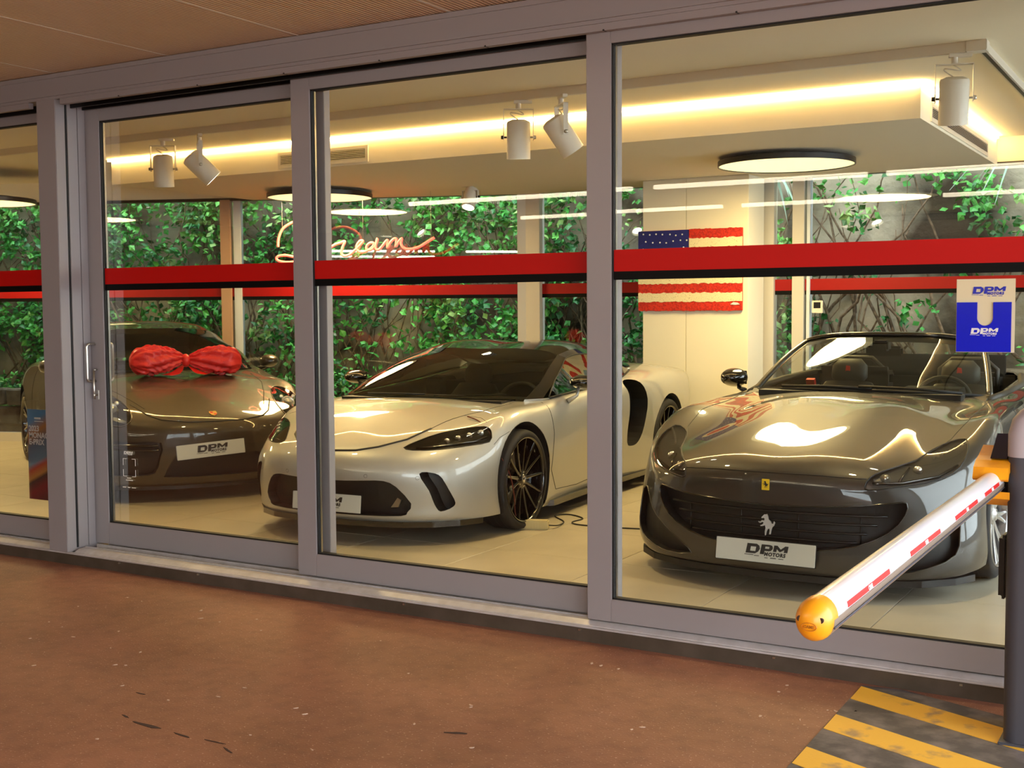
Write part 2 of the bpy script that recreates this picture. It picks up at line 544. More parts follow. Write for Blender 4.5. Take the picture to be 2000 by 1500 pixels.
# pull handles and lock lever on the second leaf
def bow(mb, x, y0, y1, z0, z1, r):
    pts = [(x, y0, z1), (x, y1 + (y0 - y1) * .35, z1)]
    for k in range(5):
        a = PI / 2 * k / 4
        pts.append((x, y1 + .018 * (1 - math.sin(a)) * (1 if y0 > y1 else -1), z1 - .018 * (1 - math.cos(a))))
    pts += [(x, y1, z0 + .018)]
    for k in range(5):
        a = PI / 2 * k / 4
        pts.append((x, y1 + .018 * (1 - math.cos(a)) * (1 if y0 > y1 else -1), z0 + .018 * (1 - math.sin(a))))
    pts += [(x, y0, z0)]
    mb.tube(pts, r, 10)
mb = MB(); bow(mb, -6.03, 5.152, 5.088, 1.115, 1.345, .0085)
tag(mb.build('door_handle', M['steel'], smooth=True), 'outer steel bow handle on the left stile of the sliding door', 'door handle')
mb = MB(); bow(mb, -6.00, 5.200, 5.262, 1.115, 1.345, .0085)
tag(mb.build('door_handle', M['steel'], smooth=True), 'inner steel bow handle seen through the glass beside the lock lever', 'door handle')
t = thing('lock_lever', 'slim steel lock lever just below the bow handle', 'door lock', (-6.01, 5.15, 1.0))
MB().box(-.012, .012, -.006, .001, 0, .06, b=.003).build('rose', M['steel'], t)
mb = MB(); mb.tube([(0, -.003, .03), (0, -.026, .03), (0, -.030, .05), (0, -.030, .185)], .0065, 8); mb.tube([(0, -.03, .185), (0, -.005, .188)], .006, 8)
mb.tube([(0, -.03, .05), (0, -.03, .005)], .0055, 8)
mb.build('lever', M['steel'], t, smooth=True)

# ------------------------------------------------------------------ showroom shell
def tile_material():
    m = mat('grey_beige_stone_tile', srgb(196, 186, 164), .36, noise=(2.2, srgb(178, 168, 148), .35, .7), bump=(60, .05, .001))
    return m
M['tile'] = tile_material()
M['grout'] = mat('dark_grout', srgb(120, 108, 90), .9)
fl = MB().box(-14.5, 1.3, 5.16, 11.4, -.1, FLOOR - .006).build('floor', M['grout'])
fl['kind'] = 'structure'
tw = .8175
bmt = bmesh.new(); bmesh.ops.create_cube(bmt, size=1)
for v in bmt.verts:
    v.co = Vector((v.co.x * (tw - .0045), v.co.y * (tw - .0045), v.co.z * .012))
bmesh.ops.bevel(bmt, geom=[e for e in bmt.edges if all(v.co.z > 0 for v in e.verts)], offset=.0012, segments=1, affect='EDGES')
tme = bpy.data.meshes.new('tile'); bmt.to_mesh(tme); bmt.free(); tme.materials.append(M['tile'])
def clipped_tile(x0, x1, y0, y1):
    return MB().box(x0, x1, y0, y1, FLOOR - .012, FLOOR).build('tile', M['tile'], fl)
SA, SB, SC = Vector((-13.2, 8.36)), Vector((-6.3, 11.05)), Vector((1.3, 11.05))
for i in range(-14, 6):
    for j in range(-1, 7):
        x0 = -2.985 + tw * i; y0 = 6.22 + tw * j - tw
        x1, y1 = x0 + tw, y0 + tw
        if x0 > 1.2: continue
        # inside the room?
        lim = SA.y + (x1 - SA.x) * (SB.y - SA.y) / (SB.x - SA.x) if x1 < SB.x else SB.y
        if y0 > lim - .05: continue
        if j == -1:
            if y1 > 5.26: clipped_tile(x0 + .002, x1 - .002, 5.23, y1 - .002)
            continue
        if j == 0:
            pass
        t = link('tile', tme, fl, ((x0 + x1) / 2, (y0 + y1) / 2, FLOOR - .006))
# ceiling and dropped box with light strip
CZ = 2.975
MB().prism([(-13.2, 5.5), (1.4, 5.5), (1.4, 11.1), (-6.32, 11.1), (-13.2, 8.42)], CZ, 3.15).build('ceiling', M['plaster'])['kind'] = 'structure'
BX0, BX1, BY0, BZ0, BZ1 = -9.07, -1.69, 8.0, 2.737, 2.976
bxs = struct('ceiling_box')
mb = MB()
poly = [(BX0, BY0), (BX1, BY0), (BX1, 11.05), (-6.3, 11.05), (-9.07, 9.97)]
mb.prism(poly, BZ0, BZ1)
mb.build('dropped_ceiling', M['plaster'], bxs)
mb = MB()
mb.box(BX0 - .03, BX1, BY0 - .020, BY0 - .001, CZ - .022, CZ - .001); mb.box(BX1 + .001, BX1 + .020, BY0, 10.95, CZ - .022, CZ - .001)
o = mb.build('led_strip', M['led']); tag(o, 'glowing warm light strip along the top edge of the dropped ceiling', 'light strip')
# air grilles
def grille(loc, w, h, rz, lab, n):
    t = thing('air_vent', lab, 'air vent', loc, rz)
    fr = MB()
    b = .028
    fr.box(-w / 2, w / 2, -.010, 0, h - b, h); fr.box(-w / 2, w / 2, -.010, 0, 0, b); fr.box(-w / 2, -w / 2 + b, -.010, 0, b, h - b); fr.box(w / 2 - b, w / 2, -.010, 0, b, h - b)
    fr.build('frame', M['white_metal'], t)
    MB().box(-w / 2 + b, w / 2 - b, -.0015, -.0005, b, h - b).build('dark_back', M['black'], t)
    for k in range(n):
        z = b + (h - 2 * b) * (k + .5) / n
        MB().prism([(-.010, z - .0045), (-.003, z + .0015), (-.003, z + .0035), (-.010, z - .0025)], -w / 2 + b, w / 2 - b, 'yz').build('slat', M['white_metal'], t)
grille((-6.53, BY0 - .001, 2.755), .96, .135, 0, 'white slatted air vent on the front of the dropped ceiling', 6)
grille((BX1, 9.40, 2.755), 2.2, .125, PI / 2, 'long white slatted air vent on the right end of the dropped ceiling', 6)

# pillar with white panels
pl = struct('pillar')
PX0, PX1, PY0 = -4.725, -3.70, 10.5
MB().box(PX0, PX1, PY0, PY0 + .42, FLOOR, 2.75).build('pillar_core', M['pillar'], pl)
MB().box(PX0 - .004, (PX0 + PX1) / 2 - .085, PY0 - .012, PY0, FLOOR, 2.732, b=.002).build('panel', M['pillar'], pl)
MB().box((PX0 + PX1) / 2 - .081, PX1 + .004, PY0 - .012, PY0, FLOOR, 2.732, b=.002).build('panel', M['pillar'], pl)
# flag picture on the pillar
fg = thing('flag_painting', 'painted stars and stripes flag hung on the white pillar', 'painting', ((PX0 + PX1) / 2 - .04, PY0 - .015, 1.52))
FW, FH = 1.02, .745
M['flag_red'] = mat('rough_red_paint', srgb(205, 44, 22), .6, noise=(60, srgb(166, 26, 14), .45, .6), bump=(90, .6, .006))
M['flag_white'] = mat('rough_cream_paint', srgb(232, 220, 178), .6, noise=(120, srgb(96, 88, 66), .62, .72), bump=(90, .6, .006))
M['flag_blue'] = mat('deep_blue_paint', srgb(26, 32, 112), .55, bump=(80, .4, .004))
MB().box(-FW / 2, FW / 2, -.022, 0, 0, FH, b=.003).build('canvas', M['flag_red'], fg)
rnd = random.Random(5)
ns = 9
sh = FH / ns
def wavy(x0, x1, z0, z1, mtl, nm, dep=.030):
    n = max(4, int((x1 - x0) / .02))
    top = [(x0 + (x1 - x0) * i / n, z1 + rnd.uniform(-.006, .006)) for i in range(n + 1)]
    bot = [(x0 + (x1 - x0) * i / n, z0 + rnd.uniform(-.006, .006)) for i in range(n + 1)]
    mb = MB()
    for i in range(n):
        mb.prism([bot[i], bot[i + 1], top[i + 1], top[i]], -dep, -.021, 'xz')
    mb.build(nm, mtl, fg)
for k in range(ns):
    z0 = FH - sh * (k + 1)
    x0 = -FW / 2 + (.51 if k < 5 else 0)
    if k % 2:
        wavy(x0, FW / 2, z0, z0 + sh, M['flag_white'], 'white_stripe')
    else:
        wavy(x0, FW / 2, z0, z0 + sh, M['flag_red'], 'red_stripe', .027)
MB().box(-FW / 2, -FW / 2 + .505, -.030, -.02, FH - sh * 5, FH - .002).build('blue_canton', M['flag_blue'], fg)
mb = MB()
for r_ in range(6):
    for c_ in range(7):
        mb.lathe([(.0001, -.032), (.008, -.032), (.008, -.028)], 6, 'y', (-FW / 2 + .045 + .068 * c_ + (.03 if r_ % 2 else 0) + rnd.uniform(-.012, .012), 0, FH - .04 - .066 * r_ + rnd.uniform(-.012, .012)))
tag(mb.build('stars', M['white_print'], fg), kind='stuff')
MB().prism([(.40, .055), (.43, .075), (.47, .07), (.49, .055), (.45, .05)], -.033, -.029, 'xz').build('signature', M['white_print'], fg)

# rear glazing in two runs, with frame, bands
def glazed_run(name, P, Q, mulls, z0=FLOOR, z1=2.95):
    t = struct(name)
    L = (Q - P).length
    ang = math.atan2(Q.y - P.y, Q.x - P.x)
    t.location = (P.x, P.y, 0); t.rotation_euler = (0, 0, ang)
    MB().box(0, L, -.03, .05, z0 - .09, z0 + .10).build('bottom_rail', M['frame_in'], t)
    MB().box(0, L, -.03, .05, 2.735, 2.765).build('top_rail', M['black'], t)
    MB().box(0, L, -.02, .05, 2.765, 3.06).build('upstand', M['plaster'], t)
    MB().box(0, L, 0, .006, z0 + .1, 2.74).build('pane', M['glass_back'], t)
    MB().box(0, L, -.004, -.001, 1.70, 1.805).build('red_band', M['red_band_rear_dimmed'], t)
    MB().box(0, L, -.004, -.001, 1.662, 1.70).build('black_band', M['black_band'], t)
    for (s, w, m, d) in mulls:
        MB().box(s - w / 2, s + w / 2, -d, .05, z0, 2.745, b=.002).build('mullion', M[m], t)
    return t
M['tan_frame'] = mat('tan_frame', srgb(186, 150, 122), .5)
M['cool_frame'] = mat('cool_white_frame', srgb(206, 214, 222), .5)
LA = (SB - SA).length
sA = lambda x: (x - SA.x) / (SB.x - SA.x) * LA
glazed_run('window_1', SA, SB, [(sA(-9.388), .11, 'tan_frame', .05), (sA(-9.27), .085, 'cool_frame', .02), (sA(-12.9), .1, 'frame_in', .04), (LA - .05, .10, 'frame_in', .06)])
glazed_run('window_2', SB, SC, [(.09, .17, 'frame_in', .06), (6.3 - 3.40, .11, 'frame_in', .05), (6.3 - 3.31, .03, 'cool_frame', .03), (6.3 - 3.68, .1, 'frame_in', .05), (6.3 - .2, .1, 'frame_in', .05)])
# left wall, right glazing
MB().box(-13.6, -13.15, 5.2, 9.4, 0, 3.1).build('wall_left', M['plaster'])['kind'] = 'structure'
t = struct('window_3'); t.location = (1.25, 5.3, 0)
MB().box(-.03, .03, 0, 5.8, 2.7, 3.05).build('top_rail', M['frame_in'], t)
MB().box(-.03, .03, 0, 5.8, 0, .18).build('bottom_rail', M['frame_in'], t)
for y in (0.05, 1.95, 3.85, 5.7):
    MB().box(-.03, .03, y - .05, y + .05, .18, 2.7).build('mullion', M['frame_in'], t)
MB().box(-.004, .004, 0, 5.8, .18, 2.7).build('pane', M['glass'], t)
# thermostat by the rear glazing
tt = thing('control_panel', 'small white control panel fixed to the rear glass right of the pillar', 'control panel', (-3.22, 11.03, 1.49))
MB().box(-.05, .05, -.02, 0, 0, .115, b=.004).build('case', M['white_metal'], tt)
MB().box(-.032, .032, -.022, -.019, .045, .1).build('screen', M['black'], tt)

# ------------------------------------------------------------------ lamps in the showroom
def ring_lamp(loc, r, label, drop=.0):
    t = thing('round_ceiling_lamp', label, 'ceiling lamp', loc, group='round ceiling lamps with black rims')
    MB().lathe([(.001, .0595), (r * .6, .0595), (r * .6, .035), (r * .985, .035), (r, .03), (r, -.012), (r - .010, -.012), (r - .010, .0)], 64).build('rim', M['black'], t, smooth=True, angle=.6)
    mb = MB(); mb.lathe([(.001, -.004), (r - .010, -.004)], 64); mb.build('diffuser', M['disc'], t)
    if drop:
        MB().tube([(0, 0, .055), (0, 0, .31)], .012, 10).build('stem', M['black'], t)
    return t
ring_lamp((-3.02, 9.44, 2.675), .535, 'round black-rimmed ceiling lamp above the dark grey convertible')
ring_lamp((-7.83, 9.54, 2.675), .525, 'round black-rimmed ceiling lamp half behind the door stile near the red script')
ring_lamp((-10.95, 8.0, 2.665), .50, 'round black-rimmed ceiling lamp at the left edge of the picture', .32)
for i, (x, y, r) in enumerate(((-3.02, 9.44, .5), (-7.83, 9.54, .5), (-10.95, 8.0, .5))):
    l = lamp('ring_lamp_light_%d' % i, 'AREA', (x, y, 2.655), 58, WARM, r * 1.8)
    l.data.shape = 'DISK'
# bright downlights standing in the front bay of the ceiling
for i, x in enumerate((-10.5, -8.2, -5.9, -3.6, -1.3)):
    t = thing('downlight', 'small round recessed downlight in the front part of the ceiling, number %s from the left' % ('first second third fourth fifth'.split()[i]), 'ceiling lamp', (x, 6.05, CZ), group='recessed downlights')
    MB().lathe([(.045, -.001), (.06, -.006), (.062, -.001)], 24).build('trim_ring', M['white_metal'], t, smooth=True)
    mb = MB(); mb.lathe([(.001, -.0015), (.046, -.0015)], 24); mb.build('lens', M['bulb'], t)
    lamp('downlight_beam_%d' % i, 'SPOT', (x, 6.05, CZ - .02), 62, WARM, .06, spot=2.4, blend=.9)

# tracks and projector spots
TY = 6.99
tr = thing('lighting_track', 'white lighting track running along the showroom ceiling', 'lighting track', (0, 0, 0))
MB().box(-11.0, -1.24, TY - .018, TY + .018, 2.918, CZ, b=.002).build('long_rail', M['white_metal'], tr)
MB().box(-1.238, -1.13, TY - .03, TY + .06, 2.918, CZ, b=.003).build('corner_piece', M['white_metal'], tr)
MB().box(-1.19, -1.145, TY + .06, 10.9, 2.93, CZ).build('cross_rail', M['white_metal'], tr)
MB().box(-1.178, -1.157, TY + .08, 10.9, 2.927, 2.931).build('slot', M['black'], tr)
def projector(loc, yaw_, tilt, label, r=.078, L=.245, yoke=.20):
    """hanging spot: adapter, yoke, can, knobs, cable; loc = point on the track"""
    t = thing('projector_spot', label, 'spotlight', loc, yaw_, group='projector spots on the track')
    MB().box(-.03, .09, -.017, .017, -.020, .0, b=.002).build('track_adapter', M['white_metal'], t)
    MB().lathe([(.018, -.055), (.018, -.018)], 16).build('neck', M['white_metal'], t, smooth=True)
    w = r + .022
    mb = MB()
    mb.box(-w, w, -.018, .018, -.060, -.055); mb.box(-w, -w + .004, -.016, .016, -.060 - yoke, -.057); mb.box(w - .004, w, -.016, .016, -.060 - yoke, -.057)
    mb.build('yoke', M['white_metal'], t)
    R = Matrix.Translation((0, 0, -.060 - yoke + .02)) @ Matrix.Rotation(tilt, 4, 'X')
    up_ = L * .42; dn = L * .58
    mb = MB(); mb.lathe([(.001, up_ + .012), (r * .55, up_ + .012), (r * .93, up_), (r, up_ - .012), (r, -dn), (r - .006, -dn), (r - .006, -dn + .03), (r - .012, -dn + .03)], 36)
    o = mb.build('can', M['white_metal'], t, smooth=True, angle=.7); o.data.transform(R)
    mb = MB(); mb.lathe([(.001, -dn + .03), (r - .010, -dn + .03)], 30); o = mb.build('lens', M['bulb'], t); o.data.transform(R)
    for s in (-1, 1):
        o = MB().lathe([(.001, s * (w + .016)), (.011, s * (w + .016)), (.013, s * w), (.006, s * (w - .004)), (.006, s * (r - .004))], 12, 'x').build('knob', M['black'] if s < 0 else M['steel'], t, smooth=True)
        o.data.transform(R)
    pts = []
    for k in range(15):
        a = k / 14 * 2 * PI * 1.2
        pts.append((.045 * math.sin(a) - .01, .012 * math.cos(a), -.055 - .075 * (k / 14) - .02 * math.sin(a)))
    pts.append(tuple(R @ Vector((0, 0, up_ + .01))))
    MB().tube(pts, .0035, 6).build('cable', M['white_metal'], t, smooth=True)
    return t
YC = .53
projector((-7.33, TY, 2.918), YC, .12, 'white cylindrical spot hanging upright, leftmost on the ceiling track')
projector((-6.93, TY, 2.918), -.72, .80, 'white cylindrical spot tilted to the right, beside the leftmost upright one')
projector((-4.05, TY, 2.918), YC, .12, 'white cylindrical spot hanging upright, left one of the middle pair')
projector((-3.73, TY, 2.918), -.78, .62, 'white cylindrical spot tilted to the right, next to the central stile')
projector((-1.30, TY, 2.918), YC - .25, .2, 'white cylindrical spot nearest the camera, in front of the box corner')
projector((-6.35, 10.02, 2.755), YC + PI - .45, .45, 'lit white spot shining towards the camera below the dropped ceiling', .065, .2, .08)

# neon script before the rear glazing
nt_ = thing('neon_sign', 'red glowing neon script hung before the rear glass', 'neon sign', (0, 0, 0))
dirA = (SB - SA).normalized(); nA = Vector((dirA.y, -dirA.x))
NO = SA + nA * .6
# text plane: s along the glazing, height z.  Mapped from letter space (0..1.64 m, cap about .5 m)
n0 = Vector((-8.423, 9.578)); 
def nz(u, v):
    s = u * 1.65; p = n0 + dirA * s
    return (p.x, p.y, 2.198 + v - .02 * u)
L1 = [(0, 0), (.005, .09), (.03, .18), (.075, .235), (.12, .262), (.19, .285), (.26, .26), (.315, .19), (.325, .10), (.30, .0), (.24, -.08), (.16, -.135), (.08, -.155), (.02, -.15), (-.01, -.125), (.0, -.095), (.045, -.085), (.10, -.10), (.16, -.13), (.22, -.12), (.29, -.06), (.33, -.005)]
L2 = [(640, 385), (680, 355), (720, 340), (760, 325), (742, 380), (728, 440), (740, 475), (765, 482), (800, 468), (835, 435), (870, 395), (905, 350), (918, 325), (895, 322), (868, 360), (862, 405), (885, 438), (925, 442), (970, 420), (1005, 385), (1015, 352), (985, 345), (955, 372), (950, 410), (975, 425), (1010, 400), (1040, 345), (1048, 300), (1035, 350), (1032, 405), (1055, 420), (1085, 390), (1125, 330), (1140, 325), (1138, 400), (1160, 350), (1200, 305), (1222, 318), (1212, 390), (1235, 345), (1270, 302), (1262, 350), (1275, 390), (1310, 415), (1370, 415), (1440, 390), (1510, 342), (1575, 300)]
def px2uv(x, y):
    u = (x - 195) / 1380.0; u = u * (1 + .10 * (1 - u))
    return (u, (375 - y) * .00094 + .02 * u)
import itertools
def smooth_path(P, k=6):
    out = []
    n = len(P)
    for i in range(n - 1):
        p0, p1, p2, p3 = P[max(i - 1, 0)], P[i], P[i + 1], P[min(i + 2, n - 1)]
        for j in range(k):
            t = j / k
            out.append(tuple(.5 * ((2 * b) + (-a + c) * t + (2 * a - 5 * b + 4 * c - d) * t * t + (-a + 3 * b - 3 * c + d) * t ** 3) for a, b, c, d in zip(p0, p1, p2, p3)))
    out.append(tuple(P[-1]))
    return out
MB().tube([nz(*p) for p in smooth_path(L1)], .0135, 8).build('tube_letter', M['neon'], nt_, smooth=True)
MB().tube([nz(*px2uv(*p)) for p in smooth_path(L2, 4)], .0135, 8).build('tube_letter', M['neon'], nt_, smooth=True)
for u, v in ((.03, .18), (.315, .19), (.55, .06), (.98, .06)):
    q = nz(u, v); MB().tube([q, (q[0], q[1], 2.74)], .0015, 5).build('hanging_wire', M['steel'], nt_)

# notices on the panes
st = thing('window_sticker', 'white lettering sticker low on the sliding door glass', 'sticker', (0, 0, 0))
dealer_logo(st, .075, Mat4((-5.775, 5.166, .675), (1, 0, 0), (0, 0, 1)), M['white_print'])
mb = MB()
for x0, x1, z in ((-5.79, -5.755, .520), (-5.80, -5.74, .507), (-5.83, -5.80, .462), (-5.785, -5.765, .462), (-5.75, -5.715, .462)):
    mb.box(x0, x1, 5.164, 5.1655, z, z + .005)
tag(mb.build('small_print', M['white_print'], st), kind='stuff')
mb = MB()
for x0, x1, z0, z1 in ((-5.822, -5.790, .640, .643), (-5.745, -5.713, .640, .643), (-5.822, -5.790, .532, .535), (-5.745, -5.713, .532, .535), (-5.822, -5.819, .600, .643), (-5.716, -5.713, .600, .643), (-5.822, -5.819, .532, .575), (-5.716, -5.713, .532, .575)):
    mb.box(x0, x1, 5.164, 5.1655, z0, z1)
tag(mb.build('corner_marks', M['white_print'], st), kind='stuff')

ps = thing('poster', 'race poster taped inside the leftmost pane, partly behind the post', 'poster', (0, 0, 0))
def poster_material():
    m = mat('poster_print', srgb(60, 90, 120), .5)
    nt = m.node_tree; b = nt.nodes['Principled BSDF']
    tc = nt.nodes.new('ShaderNodeTexCoord'); sp = nt.nodes.new('ShaderNodeSeparateXYZ')
    nt.links.new(tc.outputs['Object'], sp.inputs[0])
    a = nt.nodes.new('ShaderNodeMath'); a.operation = 'MULTIPLY_ADD'; a.inputs[1].default_value = .45
    nt.links.new(sp.outputs[0], a.inputs[0]); 
    neg = nt.nodes.new('ShaderNodeMath'); neg.operation = 'MULTIPLY'; neg.inputs[1].default_value = -1
    nt.links.new(a.outputs[0], neg.inputs[0])
    s2 = nt.nodes.new('ShaderNodeMath'); s2.operation = 'ADD'
    nt.links.new(sp.outputs[2], s2.inputs[0]); nt.links.new(neg.outputs[0], s2.inputs[1])
    a.inputs[2].default_value = 2.85
    sc = nt.nodes.new('ShaderNodeMapRange')
    sc.inputs[1].default_value = .30 ; sc.inputs[2].default_value = .95
    nt.links.new(s2.outputs[0], sc.inputs[0])
    r = nt.nodes.new('ShaderNodeValToRGB'); cr = r.color_ramp
    cols = [(0, srgb(30, 12, 22)), (.12, srgb(60, 10, 30)), (.30, srgb(130, 18, 40)), (.40, srgb(30, 24, 40)), (.44, srgb(190, 130, 60)), (.52, srgb(180, 60, 40)), (.58, srgb(90, 130, 150)), (.75, srgb(70, 95, 120)), (.88, srgb(170, 110, 40)), (1, srgb(80, 130, 170))]
    cr.elements[0].position, cr.elements[0].color = cols[0]
    cr.elements[1].position, cr.elements[1].color = cols[-1]
    for p, c in cols[1:-1]:
        e = cr.elements.new(p); e.color = c
    nt.links.new(sc.outputs[0], r.inputs[0]); nt.links.new(r.outputs[0], b.inputs['Base Color'])
    return m
MB().box(-6.605, -6.30, 5.086, 5.088, .345, .925).build('sheet', poster_material(), ps)
for i, (s, z) in enumerate((('2023', .800), ('MONACO', .757), ('E-PRIX', .714))):
    text_mesh('lettering', s, .05, M['white_print'], ps, 0, .0012, .0004, Mat4((-6.592, 5.0852, z), (1, 0, 0), (0, 0, 1)), 'LEFT')
MB().box(-6.535, -6.475, 5.0845, 5.0858, .862, .874).box(-6.535, -6.45, 5.0845, 5.0858, .846, .851).build('small_print', M['white_print'], ps)['kind'] = 'stuff'

# leaflet holder on the right pane
lh = thing('leaflet_holder', 'blue and cream leaflet holder stuck on the right pane below the red band', 'leaflet holder', (0, 0, 0))
hx0, hx1, hy, hz0, hz1 = -.905, -.690, 4.985, 1.365, 1.650
M['cream'] = mat('cream_paper', srgb(222, 210, 170), .6)
MB().box(hx0, hx1, hy, hy + .002, hz0, hz1).build('card', M['cream'], lh)
cx = (hx0 + hx1) / 2
zt = hz0 + .195
mb = MB()
sl_ = [(cx - .029, zt)] + [(cx - .029 * math.cos(a), zt - .062 - .029 * math.sin(a)) for a in [PI * k / 12 for k in range(13)]] + [(cx + .029, zt)]
polyL = [(hx0 + .002, hz0 + .002), (cx, hz0 + .002)] + [p for p in reversed(sl_[:8])] + [(hx0 + .002, zt)]
polyR = [(cx, hz0 + .002), (hx1 - .012, hz0 + .002), (hx1 - .012, zt)] + [p for p in reversed(sl_[7:])]
M['blue_vinyl'] = mat('glossy_blue_vinyl', srgb(10, 24, 196), .22, coat=.6, bump=(18, .25, .003))
mb.prism(polyL, hy - .006, hy - .0005, 'xz'); mb.prism(polyR, hy - .006, hy - .0005, 'xz')
mb.build('pocket', M['blue_vinyl'], lh)
dealer_logo(lh, .118, Mat4((cx + .012, hy - .001, hz1 - .050), (1, 0, 0), (0, 0, 1)), M['blue_print'])
dealer_logo(lh, .098, Mat4((cx - .002, hy - .0062, hz0 + .078), (1, 0, 0), (0, 0, 1)), M['white_print'])

# ------------------------------------------------------------------ barrier
M['post_grey'] = mat('dark_grey_post', srgb(72, 72, 80), .5, .2, bump=(700, .08, .001))
M['cap_grey'] = mat('light_grey_cap', srgb(176, 166, 170), .5)
M['yellow'] = mat('yellow_plastic', srgb(242, 160, 20), .38, coat=.2, noise=(14, srgb(214, 128, 18), .55, .8))
M['arm_white'] = mat('white_arm_enamel', srgb(235, 236, 240), .28, coat=.5)
M['arm_alu'] = mat('satin_aluminium', srgb(168, 152, 134), .35, .5)
M['red_refl'] = mat('red_reflector', srgb(226, 40, 34), .3, coat=.3)
M['bark_amber'] = mat('amber_lettering', srgb(170, 100, 16), .5)
ba = thing('barrier', 'parking barrier with dark grey post and white arm', 'barrier', (-.52, 4.60, 0))
def rounded(w, d, r, n=6):
    pts = []
    for cx_, cy_, a0 in ((w - r, d - r, 0), (-w + r, d - r, PI / 2), (-w + r, -d + r, PI), (w - r, -d + r, 1.5 * PI)):
        pts += [(cx_ + r * math.cos(a0 + PI / 2 * k / n), cy_ + r * math.sin(a0 + PI / 2 * k / n)) for k in range(n + 1)]
    return pts
def stack_prism(levels, name, m, parent):
    mb = MB(); n = len(levels[0][1])
    for z, pts in levels:
        mb.v += [(p[0], p[1], z) for p in pts]
    for i in range(len(levels) - 1):
        for k in range(n):
            mb.f.append((i * n + k, i * n + (k + 1) % n, (i + 1) * n + (k + 1) % n, (i + 1) * n + k)); mb.m.append(0)
    mb.f.append(tuple(reversed(range(n)))); mb.m.append(0)
    mb.f.append(tuple((len(levels) - 1) * n + k for k in range(n))); mb.m.append(0)
    return mb.build(name, m, parent, smooth=True, angle=.7)
stack_prism([(0, rounded(.118, .13, .05)), (1.02, rounded(.118, .13, .05))], 'cabinet', M['post_grey'], ba)
stack_prism([(1.02, rounded(.120, .132, .052)), (1.10, rounded(.120, .132, .052)), (1.15, rounded(.108, .12, .05)), (1.18, rounded(.085, .10, .045)), (1.195, rounded(.05, .06, .03))], 'cap', M['cap_grey'], ba)
MB().box(-.128, .128, -.14, .14, 0, .012, b=.003).build('foot_plate', M['post_grey'], ba)
# bracket: two rounded yellow plates round the arm, black hub
ax, az = -.165, .925
mb = MB()
def arcplate(z0, z1, pts):
    mb.prism(pts, z0, z1)
pr = [(-.045, -.02), (-.10, -.05), (-.14, -.055)]
yk = [(az + .040, az + .052)]
mb.prism([(.055, az + .115), (.0, az + .10), (-.045, az + .088), (-.10, az + .078), (-.145, az + .058), (-.165, az + .02), (-.150, az + .012), (-.13, az + .035), (-.08, az + .048), (.055, az + .052)], ax - .058, ax + .058, 'yz')
mb.prism([(.055, az - .052), (-.06, az - .046), (-.115, az - .030), (-.115, az - .055), (-.06, az - .085), (.055, az - .085)], ax - .058, ax + .058, 'yz')
mb.build('bracket', M['yellow'], ba)
MB().box(ax - .035, ax + .05, -.04, .06, az - .05, az + .05, b=.006).build('hub', M['black'], ba)
MB().prism([(-.10, az + .085), (.05, az + .16), (.05, az + .08)], ax - .01, ax + .045, 'yz').build('hub_fin', M['black'], ba)
MB().box(-.150, -.117, -.05, .05, .50, .73, b=.012).build('sensor_box', M['black'], ba)
armm = MB()
def armprof(scale=1.0):
    return [(.036 * scale * math.cos(a), .041 * scale * math.sin(a)) for a in [2 * PI * k / 28 for k in range(28)]]
AY0, AY1 = -2.28, -.10
pr = armprof()
armm.v += [(ax + p[0], AY0 + .03, az + p[1]) for p in pr] + [(ax + p[0], AY1, az + p[1]) for p in pr]
n = len(pr)
for k in range(n):
    armm.f.append((k, (k + 1) % n, n + (k + 1) % n, n + k)); armm.m.append(0)
arm = armm.build('arm', M['arm_white'], ba, smooth=True)
# lower aluminium channel and clear edge on the side towards the showroom door
mb = MB()
for a0, a1 in ((-.30, .05), (-.80, -.34)):
    seg = [(ax + .0385 * math.cos(a0 + (a1 - a0) * k / 4), az + .0435 * math.sin(a0 + (a1 - a0) * k / 4)) for k in range(5)]
    inn = [(ax + .033 * math.cos(a0 + (a1 - a0) * k / 4), az + .038 * math.sin(a0 + (a1 - a0) * k / 4)) for k in range(5)]
    mb.prism(seg + inn[::-1], AY0 + .03, AY1, 'xz')
o = mb.build('side_profile', M['arm_alu'], ba)
MB().tube([(ax + .0405 * math.cos(-.32), AY0 + .03, az + .0455 * math.sin(-.32)), (ax + .0405 * math.cos(-.32), AY1, az + .0455 * math.sin(-.32))], .0022, 6).build('profile_groove', M['post_grey'], ba)
# reflector strips, lettered
for k, y in enumerate((AY0 + .14, AY0 + .72, AY0 + 1.30, AY0 + 1.80)):
    L = .36 if k < 3 else .28
    seg = [(ax + .0372 * math.cos(a), az + .0422 * math.sin(a)) for a in (.10, .20, .30, .39)]
    inn = [(ax + .0355 * math.cos(a), az + .0405 * math.sin(a)) for a in (.10, .20, .30, .39)]
    r_ = MB().prism(seg + inn[::-1], y, y + L, 'xz').build('reflector', M['red_refl'], arm)
    text_mesh('strip_lettering', 'CAME', .013, M['white_print'], r_, 0, .0008, .0004, Mat4((ax + .0371, y + L * .5, az + .0098), (0, 1, 0), (-.26, 0, 1)))
